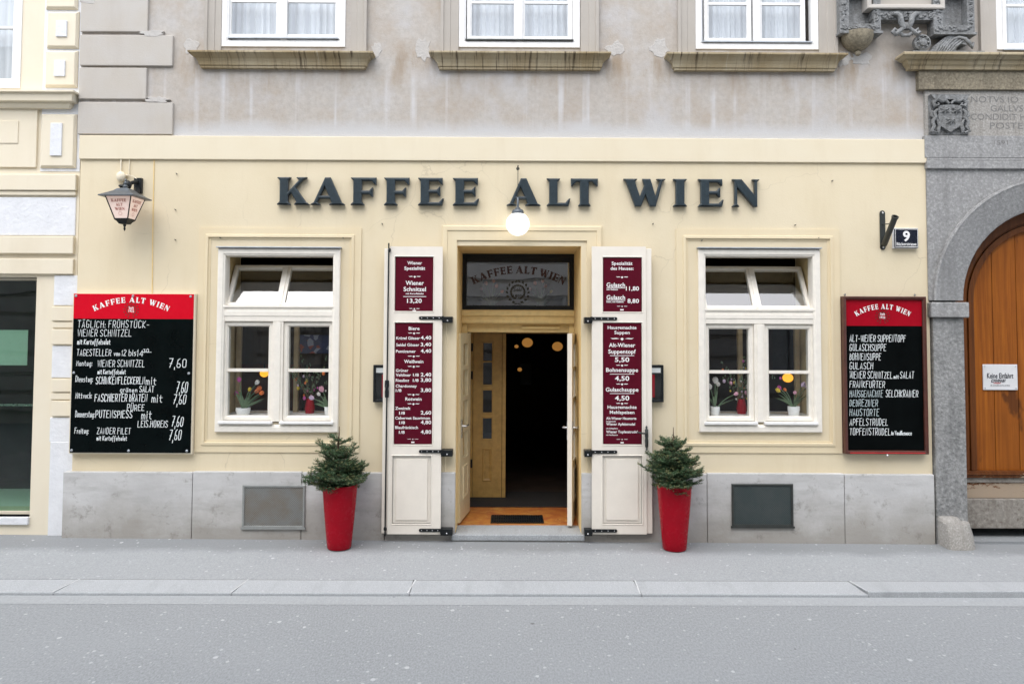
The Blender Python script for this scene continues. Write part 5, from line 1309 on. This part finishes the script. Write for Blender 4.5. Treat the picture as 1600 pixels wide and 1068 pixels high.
# coat of arms
def ribbon3(mb, pts, r, y, flat=.6):
    mb.tube([(x, y, z) for x, z in pts], r, 8)
ca, cz = U(1482, 180, YA-.0); hw, hh = 31*PX, 31*PX
cm = MB().box(ca-hw, ca+hw, YA+.004, YA+.03, cz-hh, cz+hh)
sh = [(-.58,.45),(-.62,-.1),(-.48,-.6),(0,-.9),(.48,-.6),(.62,-.1),(.58,.45),(0,.5)]
cm.prism([(ca+a*hw, cz+b_*hh) for a, b_ in sh], YA-.035, YA+.01)
cm.prism([(ca+a*hw, cz+b_*hh) for a, b_ in [(-1,1.0),(-.8,.75),(.8,.75),(1,1.0)]], YA-.05, YA+.01)
for sx, sz in ((-.29,.20),(.29,.20),(.0,-.34)):
    for k in range(3):
        a = math.pi*k/3+.52; cm.tube([(ca+sx*hw-math.cos(a)*.27*hw, YA-.040, cz+sz*hh-math.sin(a)*.23*hh), (ca+sx*hw, YA-.056, cz+sz*hh), (ca+sx*hw+math.cos(a)*.27*hw, YA-.040, cz+sz*hh+math.sin(a)*.23*hh)], [.003,.011,.003], 4)
for s in (-1, 1):
    S_ = lambda L: [(ca+s*a*hw, cz+b_*hh) for a, b_ in L]
    ribbon3(cm, S_([(.05,.55),(.2,.72),(.45,.68),(.62,.78),(.85,.62),(.75,.42),(.55,.48),(.62,.6)]), [.012,.02,.024,.022,.022,.02,.016,.01], YA-.03)
    ribbon3(cm, S_([(.62,.25),(.8,.1),(.72,-.15),(.9,-.35),(.82,-.6),(.95,-.85),(.7,-.92)]), [.014,.02,.022,.02,.02,.018,.01], YA-.03)
    ribbon3(cm, S_([(.68,-.25),(.55,-.55),(.62,-.75),(.60,-.95)]), [.012,.02,.020,.012], YA-.032)
    ribbon3(cm, S_([(.75,-.2),(.95,-.05),(.9,.2)]), [.01,.016,.008], YA-.025)
cm.build('coat_of_arms', M['carved'], PT, smooth=True)
# scroll and leaf relief standing on the cornice
zk_ = Zp(1470, 81, -.12); rl = MB()
xs0, xs1 = Xp(1425, 70, -.12), Xp(1522, 70, -.12)
cxr, czr = U(1441, 67, -.12); rr = 13*PX
rl.lathe([(rr,0),(rr,.05),(rr*.8,.06),(rr*.75,.045),(rr*.5,.05),(rr*.42,.07),(.0,.075)], (cxr, -.08, czr), 24, Vector((0,-1,0)))
for k in range(8): 
    a = 6.283*k/8; rl.ball((cxr+math.cos(a)*rr*.66, -.135, czr+math.sin(a)*rr*.66), .012, .012, .012, 6, 4)
top = [(1425,82),(1425,67),(1441,80),(1456,72),(1470,66),(1478,58),(1492,56),(1506,60),(1512,68),(1503,66),(1494,68),(1487,81)]
rl.prism([U(a, b_, -.1) for a, b_ in [(1452,82),(1490,82),(1496,70),(1508,72),(1514,66),(1505,57),(1488,55),(1474,60),(1462,70)]], -.13, .02)
for k in range(7):
    a0 = U(1462+k*4, 81, -.14); a1 = U(1476+k*5, 60+abs(k-3)*1.2, -.14); mid = ((a0[0]+a1[0])/2-.015, (a0[1]+a1[1])/2)
    ribbon3(rl, [a0, mid, a1], [.008,.017,.008], -.135)
ribbon3(rl, [U(p, q, -.14) for p, q in ((1488,62),(1498,58),(1509,61),(1516,68),(1520,74),(1522,66))], [.014,.02,.022,.022,.018,.012], -.13)
rl.box(xs0, xs1+.1, -.14, .01, zk_-.03, zk_+.004)
rl.build('scroll_relief', M['carved'], PT, smooth=True)
# the wooden gate set back in the arch
YG = .13; gz0 = .10; RG = ac-Xp(1505, 600, YG)
gzb = Zp(1560, 742, YG); zth = Zp(1560, 765, YG)
GT = MB(); r0, r1 = AR+.02, Xp(1505,600,YG)*0+AR-.115
n = 28
def ring(mb, ro_, ri, y0, y1, zbot):
    for i in range(n):
        a, b_ = math.pi*i/n, math.pi*(i+1)/n
        P4 = lambda r, t, y: (ac-r*math.cos(t), y, az+r*math.sin(t))
        mb.add([P4(ro_,a,y0),P4(ri,a,y0),P4(ri,b_,y0),P4(ro_,b_,y0),P4(ri,a,y1),P4(ri,b_,y1)], [(0,1,2,3),(1,4,5,2)])
    for s in (-1, 1):
        xa, xb = sorted((ac+s*ro_, ac+s*ri)); mb.box(xa, xb, y0, y1, zbot, az)
ring(GT, AR-.003, RG-.03, YG-.03, YG+.06, gzb); ring(GT, RG-.031, RG-.055, YG-.008, YG+.06, gzb+.05); ring(GT, RG-.056, RG-.118, YG-.026, YG+.06, gzb+.05)
GT.box(ac-AR+.003, ac+AR-.003, YG-.045, YG+.05, gzb-.02, gzb+.049); GT.box(ac-AR+.004, ac+AR-.004, YG-.06, YG+.04, gzb+.012, gzb+.03)
GO = GT.build('gate', M['gate_dark'], PT, bevel=.006)
pk = MB(); ri = RG-.08; pw_ = .26; k = 0; xx = ac-ri
while xx < ac+ri-.01:
    xe = min(xx+pw_, ac+ri); m = 30; poly = [(xx+.004, gzb+.05), (xe-.004, gzb+.05)]
    for j in range(m+1):
        xj = xe-.004-(xe-xx-.008)*j/m; poly.append((xj, az+math.sqrt(max(0, ri*ri-(xj-ac)**2))))
    pk.prism(poly, YG+.012+.002*(k % 3), YG+.06); xx = xe; k += 1
pk.build('planks', M['gate'], GO)
MB().box(ac-AR+.004, ac+AR-.004, YG-.02, YG+.05, gzb-.075, gzb-.021).build('bottom_rail', M['gate_worn'], GO, bevel=.008)
MB().box(ac-AR+.004, ac+AR-.004, YG-.005, YG+.06, gzb-.24, gzb-.076).build('kick_rail', M['gate_dark'], GO, bevel=.005)
kb = MB().box(ac-AR+.004, ac+AR-.004, YG-.035, YG+.06, .10, gzb-.241); kb.build('kick_board', M['gate_worn'], GO, bevel=.01)
# dark recess floor
MB().box(PX0+.02, PXE, .63, .75, -.3, ZB1-.04).build('light_block_wall', M['stone'], PT)  # added out of view, stops sky light showing through behind the gate
MB().box(ac-AR, ac+AR, -.04, .62, -.3, .004).build('gate_sill', M['pavement'], PT)
gsx0, gsx1, gsz0, gsz1 = R(1536, 569, 1590, 609, YG-.002)
ks = empty('warning_sign', ((gsx0+gsx1)/2, YG, gsz0), 'white enamel sign reading Keine Einfahrt on the wooden gate', 'sign')
MB().box(gsx0, gsx1, YG-.003, YG+.011, gsz0, gsz1).build('plate', M['sign_white'], ks, bevel=.004)
t = MB(); put_text(t, 'Keine Einfahrt', 1563, 590.5, 41, 8.5, YG-.006, 'c', .012); put_text(t, 'Ein- und Ausfahrt bei Tag und Nacht', 1563, 602.5, 30, 1.8, YG-.006, 'c', .02)
chalk(t, 'CNNMNN', 1549, 596.5, 1570, 4, YG-.006, 1.0, .3); t.build('lettering', M['navy'], ks)
t = MB(); put_text(t, 'freihalten', 1558, 599, 11, 2.2, YG-.006, 'c', .03); t.build('red_lettering', M['sign_red'], ks)
s = MB()
for a in (gsx0+.02, gsx1-.02):
    for b_ in (gsz0+.02, gsz1-.02): s.ball((a, YG-.004, b_), .007, n=8, m=4)
s.build('screw', M['zinc'], ks)
# guard stone at the foot of the pier
gx_, gy_ = U(1468, 830, -.07)[0], -.07
gs = MB(); x0g = Xp(1467, 815, -.08); x1t = Xp(1509, 812, -.14); x1b = Xp(1534, 853, -.26)
zt_ = Zp(1490, 808, -.12)
lv = [(0, x1b, -.30), (.10, x1b-.03, -.275), (.22, x1t+.05, -.22), (zt_-.05, x1t+.005, -.16), (zt_-.012, x1t-.02, -.14), (zt_, x1t-.06, -.11)]
nn = 10; rows = []
for z, xe, ye in lv:
    row = [(x0g, .3, z), (x0g, ye+.03, z), (x0g+.03, ye, z)]
    for k in range(nn+1):
        a = math.pi/2*k/nn; rad = .14
        row.append((xe-rad+rad*math.sin(a), ye+rad-rad*math.cos(a), z))
    row.append((xe, .3, z)); rows.append(row)
c = len(rows[0])
gs.add([v for r in rows for v in r], [(i*c+k, i*c+k+1, (i+1)*c+k+1, (i+1)*c+k) for i in range(len(rows)-1) for k in range(c-1)]+[tuple((len(rows)-1)*c+k for k in range(c))])
gs.v = [(x, y, z if z > 0 else -.2) for x, y, z in gs.v]
tag(gs.build('guard_stone', M['stone_light'], smooth=True, origin=(x0g+.2, 0, 0)), 'rounded pale guard stone at the foot of the gateway pier', 'guard stone')
# carved tablet on the upper wall
EP = empty('carved_tablet', (Xp(1415,40), 0, Zp(1415,85)), 'carved grey stone tablet with scrolls hanging between the upper windows', 'carved relief')
fe = MB(); rg2 = random.Random(11)
def relief(mb, x0, x1, z0, z1_, y, n_, s):
    for _ in range(n_):
        a = rg2.uniform(0, math.pi); q = Matrix.Rotation(a, 3, 'Y')
        mb.ball((rg2.uniform(x0, x1), y, rg2.uniform(z0, z1_)), s*rg2.uniform(.5,.8), s*.7, s*rg2.uniform(1.0,1.7), 7, 5, q)
for (a, b_, c_, d_) in ((1311,-70,1375,50), (1457,-70,1521,52)):
    x0, x1, z0, z1_ = R(a, b_, c_, d_, -.12)
    fe.wall(x0, x1, z0, z1_, [(x0+.10, x1-.075, z0+.085, z1_-.40), (x0+.10, x1-.075, z1_-.33, z1_-.05)], -.13, .01)
    fe.box(x0-.01, x1+.01, -.155, .01, z0-.025, z0-.001)
    for u0, u1 in ((x0+.01, x0+.09), (x1-.065, x1-.01)): relief(fe, u0+.02, u1-.02, z0+.09, z1_-.03, -.13, 46, .019)
    relief(fe, x0+.02, x1-.02, z0+.02, z0+.065, -.13, 24, .017)
    fe.box(x0+.09, x1-.07, -.02, .01, z0+.08, z1_)
x0, x1, z0, z1_ = R(1356, 17, 1476, 31, -.12)
fe.box(x0+.05, x1-.05, -.12, .01, z0, z1_); relief(fe, x0+.08, x1-.08, z0+.02, z1_-.015, -.125, 60, .018)
fe.build('carved_border', M['carved'], EP, smooth=True)
x0, x1, z0, z1_ = R(1354, -80, 1475, 14, -.14)
MB().frame(x0, x1, z0, z1_, [(0,.01),(0,-.15),(.01,-.155),(.04,-.15),(.05,-.135),(.05,-.09)]).build('inner_frame', M['quoin'], EP)
MB().box(x0+.045, x1-.045, -.095, .01, z0+.045, z1_-.04).build('tablet_face', M['architrave'], EP)
vt = MB()
for s in (-1, 1):
    V_ = lambda L: [U(1416+s*a, b_, -.15) for a, b_ in L]
    ribbon3(vt, V_([(20,21),(14,22),(9,27),(8,34),(5,42),(3,46)]), [.018,.026,.03,.03,.026,.02], -.15)
    ribbon3(vt, V_([(5,44),(12,50),(17,54),(21,50),(18,46),(14,49)]), [.02,.024,.026,.024,.02,.014], -.15)
    ribbon3(vt, V_([(0,55),(5,55),(9,51),(12,54)]), [.02,.022,.02,.016], -.14)
vt.ball((*U(1416, 42, -.12)[:1], -.13, U(1416, 42, -.12)[1]), .055, .03, .045, 12, 8)
vt.build('hanging_scroll', M['carved'], EP, smooth=True)
bx, bz = U(1342, 51, -.10); br = 25*PX
bw = MB().lathe([(.012,-br*1.08),(br*.28,-br*1.05),(br*.55,-br*.93),(br*.78,-br*.72),(br*.93,-br*.42),(br,-br*.1),(br,0)], (bx, -.05, bz), 24)
bw.ball((*U(1341, 83, -.08)[:1], -.07, U(1341, 83, -.08)[1]), .03, n=12, m=8)
bw.build('console', M['stone_brown'], EP, smooth=True)

# ------------------------------------------------------------------ neighbouring house on the left
NB = empty('neighbouring_house', (Xp(50,830,.04), .04, 0), 'pale yellow neighbouring house with rough white render bands and shop window', 'building')
yn = .04; NX1 = Xp(114, 500, yn)+.02; NX0 = -13.0
sg = R(-330, 432, 52, 806, yn)
wn = R(-150, -260, 38, 138, yn)
MB().wall(NX0, UPX0-.003, -.4, TOPZ-.2, [(sg[0], sg[1], sg[2], sg[3]), (wn[0], wn[1], wn[2], wn[3])], yn, .5).build('wall', M['left_yellow'], NB)
def nbox(a, b_, c_, d_, y0, m, name, bev=.006):
    r = R(a, b_, c_, d_, y0); return MB().box(r[0], r[1], y0, yn+.01, r[2], r[3]).build(name, M[m], NB, bevel=bev)
XF = -2000
# pilaster strip with raised blocks and roughcast plaques
r = R(68, -60, 123, 262, yn-.004); MB().box(r[0], UPX0-.004, yn-.006, yn+.01, Zp(95,268,yn), TOPZ-.25).build('pilaster', M['rough_white'], NB)
for a, b_, c_, d_, p in ((72,-60,121,14,None),(73,18,122,75,(87,32,104,57)),(70,79,120,136,(84,94,101,119)),(63,178,118,262,(78,192,96,243))):
    rb = R(a, b_, c_, d_, yn-.035)
    MB().frame(rb[0], rb[1], rb[2], rb[3], [(0,yn),(.0,yn-.02),(.022,yn-.045),(.05,yn-.045)]).box(rb[0]+.03, rb[1]-.03, yn-.0455, yn, rb[2]+.03, rb[3]-.03).build('pilaster_block', M['left_yellow'], NB)
    if p: nbox(*p, yn-.062, 'rough_white', 'plaque', .004)
zz0, zz1 = Zp(60,167,-.06), Zp(60,141,-.12); e_ = Xp(117,150,-.1)-.17
MB().sill(NX0, e_, [(.0,zz0),(.06,zz0),(.085,zz0+.03),(.085,zz0+.055),(.13,zz0+.06),(.14,zz1-.02),(.17,zz1-.016),(.17,zz1),(0,zz1+.02)], yn).build('sill', M['left_yellow'], NB)
MB().box(NX0, Xp(58,200,yn-.02), yn-.025, yn+.01, Zp(30,262,yn), Zp(30,168,yn)).box(NX0, Xp(28,220,yn-.03), yn-.034, yn, Zp(30,225,yn), Zp(30,190,yn)).build('apron_panel', M['left_yellow'], NB, bevel=.004)
def course(y0p, y1p, proj, m, name, x1p=118, prof=None):
    a, b_ = Zp(60, y1p, yn-proj), Zp(60, y0p, yn-proj); x1_ = min(Xp(x1p, (y0p+y1p)/2, yn-proj), XL-.012)
    MB().box(NX0, x1_, yn-proj, yn+.01, a, b_).build(name, M[m], NB, bevel=.008)
course(272,297,.05,'left_yellow','string_course'); course(298,305,.03,'left_yellow','string_course')
course(308,368,.012,'rough_white','render_band'); course(369,396,.045,'left_yellow','string_course',114); course(404,428,.035,'left_yellow','string_course',114)
# rusticated shop pier: alternating roughcast and smooth blocks
for y0p, y1p, m, pr in ((430,477,'rough_white',.012),(503,512,'left_yellow',.02),(540,590,'rough_white',.012),(614,624,'left_yellow',.02),(652,690,'rough_white',.012),(690,832,'rough_white',.022)):
    rb = R(84-(y0p-430)*.03, y0p, 118, y1p, yn-pr); MB().box(rb[0], XL-.013, yn-pr, yn+.01, rb[2] if y1p < 800 else -.2, rb[3]).build('pier_block', M[m], NB, bevel=.006)
for y0p, y1p in ((479,501),(514,538),(592,612),(626,650)):
    rb = R(80, y0p, 118, y1p, yn-.03); MB().box(rb[0], XL-.013, yn-.03, yn+.01, rb[2], rb[3]).build('pier_block', M['left_yellow'], NB, bevel=.006)
# shop window
SW = MB().frame(sg[0], sg[1], sg[2], sg[3], [(0,yn+.02),(0,yn+.10),(.03,yn+.10),(.03,yn+.16)]).build('shop_window', M['left_yellow'], NB)
SW.name = 'shop_window'
MB().box(sg[0]+.02, sg[1]-.03, yn+.13, yn+.135, sg[2]+.02, sg[3]-.02).build('pane', M['glass_dark'], SW)
MB().box(sg[0]-.02, sg[1]+.0, yn-.03, yn+.2, sg[2]-.08, sg[2]).build('sill', M['rough_white'], SW, bevel=.008)
r = R(-160, 515, 43, 570, yn+.15); MB().box(r[0], r[1], yn+.15, yn+.153, r[2], r[3]).build('paper_sheet', M['paper'], SW)
MB().box(sg[0], sg[1]-.03, yn+.16, yn+.2, Zp(20,634,yn+.16), Zp(20,631,yn+.16)).build('display_rail', M['steel'], SW)
sh_ = MB(); room(sh_, sg[0]-.3, sg[1]+.25, .5, 2.6, .1, sg[3]+.2); sh_.build('shop_room', M['shop_room'], NB)
MB().box(sg[0]-.2, sg[1]+.2, .5, 1.5, sg[2]-.06, sg[2]-.02).build('display_floor', M['paper'], NB)
# upper window, pale painted
UWN = MB().frame(wn[0], wn[1], wn[2], wn[3], [(0,yn+.03),(0,yn-.01),(.05,yn-.01),(.06,yn+.0),(.10,yn+.005),(.10,yn+.08)]).build('window', M['white'], NB)
g0, g1 = Xp(-60,70,yn+.04), Xp(25,70,yn+.04)
s_ = MB().frame(g0-.05, g1+.03, wn[2]+.08, wn[3]-.1, [(0,yn+.06),(0,yn+.015),(.03,yn+.015),(.035,yn+.025),(.035,yn+.06)])
zb_ = Zp(10,43,yn+.02); s_.box(g0-.02, g1, yn+.018, yn+.05, zb_-.014, zb_+.014); s_.build('sash', M['white'], UWN)
MB().box(g0-.03, g1+.005, yn+.04, yn+.044, wn[2]+.1, wn[3]-.12).build('pane', M['glass'], UWN)
n = 30; cu = MB(); cu.add([(wn[0]+(wn[1]-wn[0])*i/n, yn+.16+.015*math.sin(i*1.7), z) for z in (wn[2], wn[3]) for i in range(n+1)], [(i,i+1,n+2+i,n+1+i) for i in range(n)]); cu.build('curtain', M['curtain'], UWN, smooth=True)

# ------------------------------------------------------------------ the house across the street (mirrored in the panes)
OB = empty('opposite_house', (0, -9.7, 0), 'pale grey house front across the street, seen mirrored in the panes', 'building')
M['opp'] = plaster('pale_grey_render', (.50,.49,.47), (.46,.45,.43), (.34,.33,.32)); 
ow = MB(); oh = [(-9+i*2.6-.5, -9+i*2.6+.5, 1.1, 3.0) for i in range(8)]+[(-9+i*2.6-.5, -9+i*2.6+.5, 4.6, 6.6) for i in range(8)]
ow.wall(-14, 14, -.3, 8.6, oh, 9.7, 10.1); ow.v = [(x, -y, z) for x, y, z in ow.v]; ow.f = [tuple(reversed(f)) for f in ow.f]
ow.build('wall', M['opp'], OB)
gm_ = MB()
for k in range(13):
    z0 = .2+k*.46; xs = [-14]+[v for h_ in oh[:8] for v in h_[:2]]+[14]
    for i in range(0, len(xs), 2):
        if (z0+.42 > 1.1 and z0 < 3.0) or z0+.42 > 4.6: gm_.box(xs[i], xs[i+1], -9.72, -9.60, z0, z0+.36)
    if not ((z0+.42 > 1.1 and z0 < 3.0) or z0+.42 > 4.6): gm_.box(-14, 14, -9.72, -9.60, z0, z0+.36)
gm_.build('rustication', M['opp'], OB, bevel=.015)
for h_ in oh:
    W = MB().frame(h_[0], h_[1], h_[2], h_[3], [(0,9.75),(.0,9.8),(.07,9.8),(.07,9.85)]); W.box(h_[0], h_[1], 9.86, 9.88, h_[2], h_[3])
    W.box((h_[0]+h_[1])/2-.04, (h_[0]+h_[1])/2+.04, 9.79, 9.85, h_[2], h_[3])
    W.v = [(x, -y, z) for x, y, z in W.v]; W.f = [tuple(reversed(f)) for f in W.f]; W.build('window', M['zinc'], OB)
MB().box(-14, 14, -9.7, -9.25, 8.3, 8.6).build('eaves', M['opp'], OB)
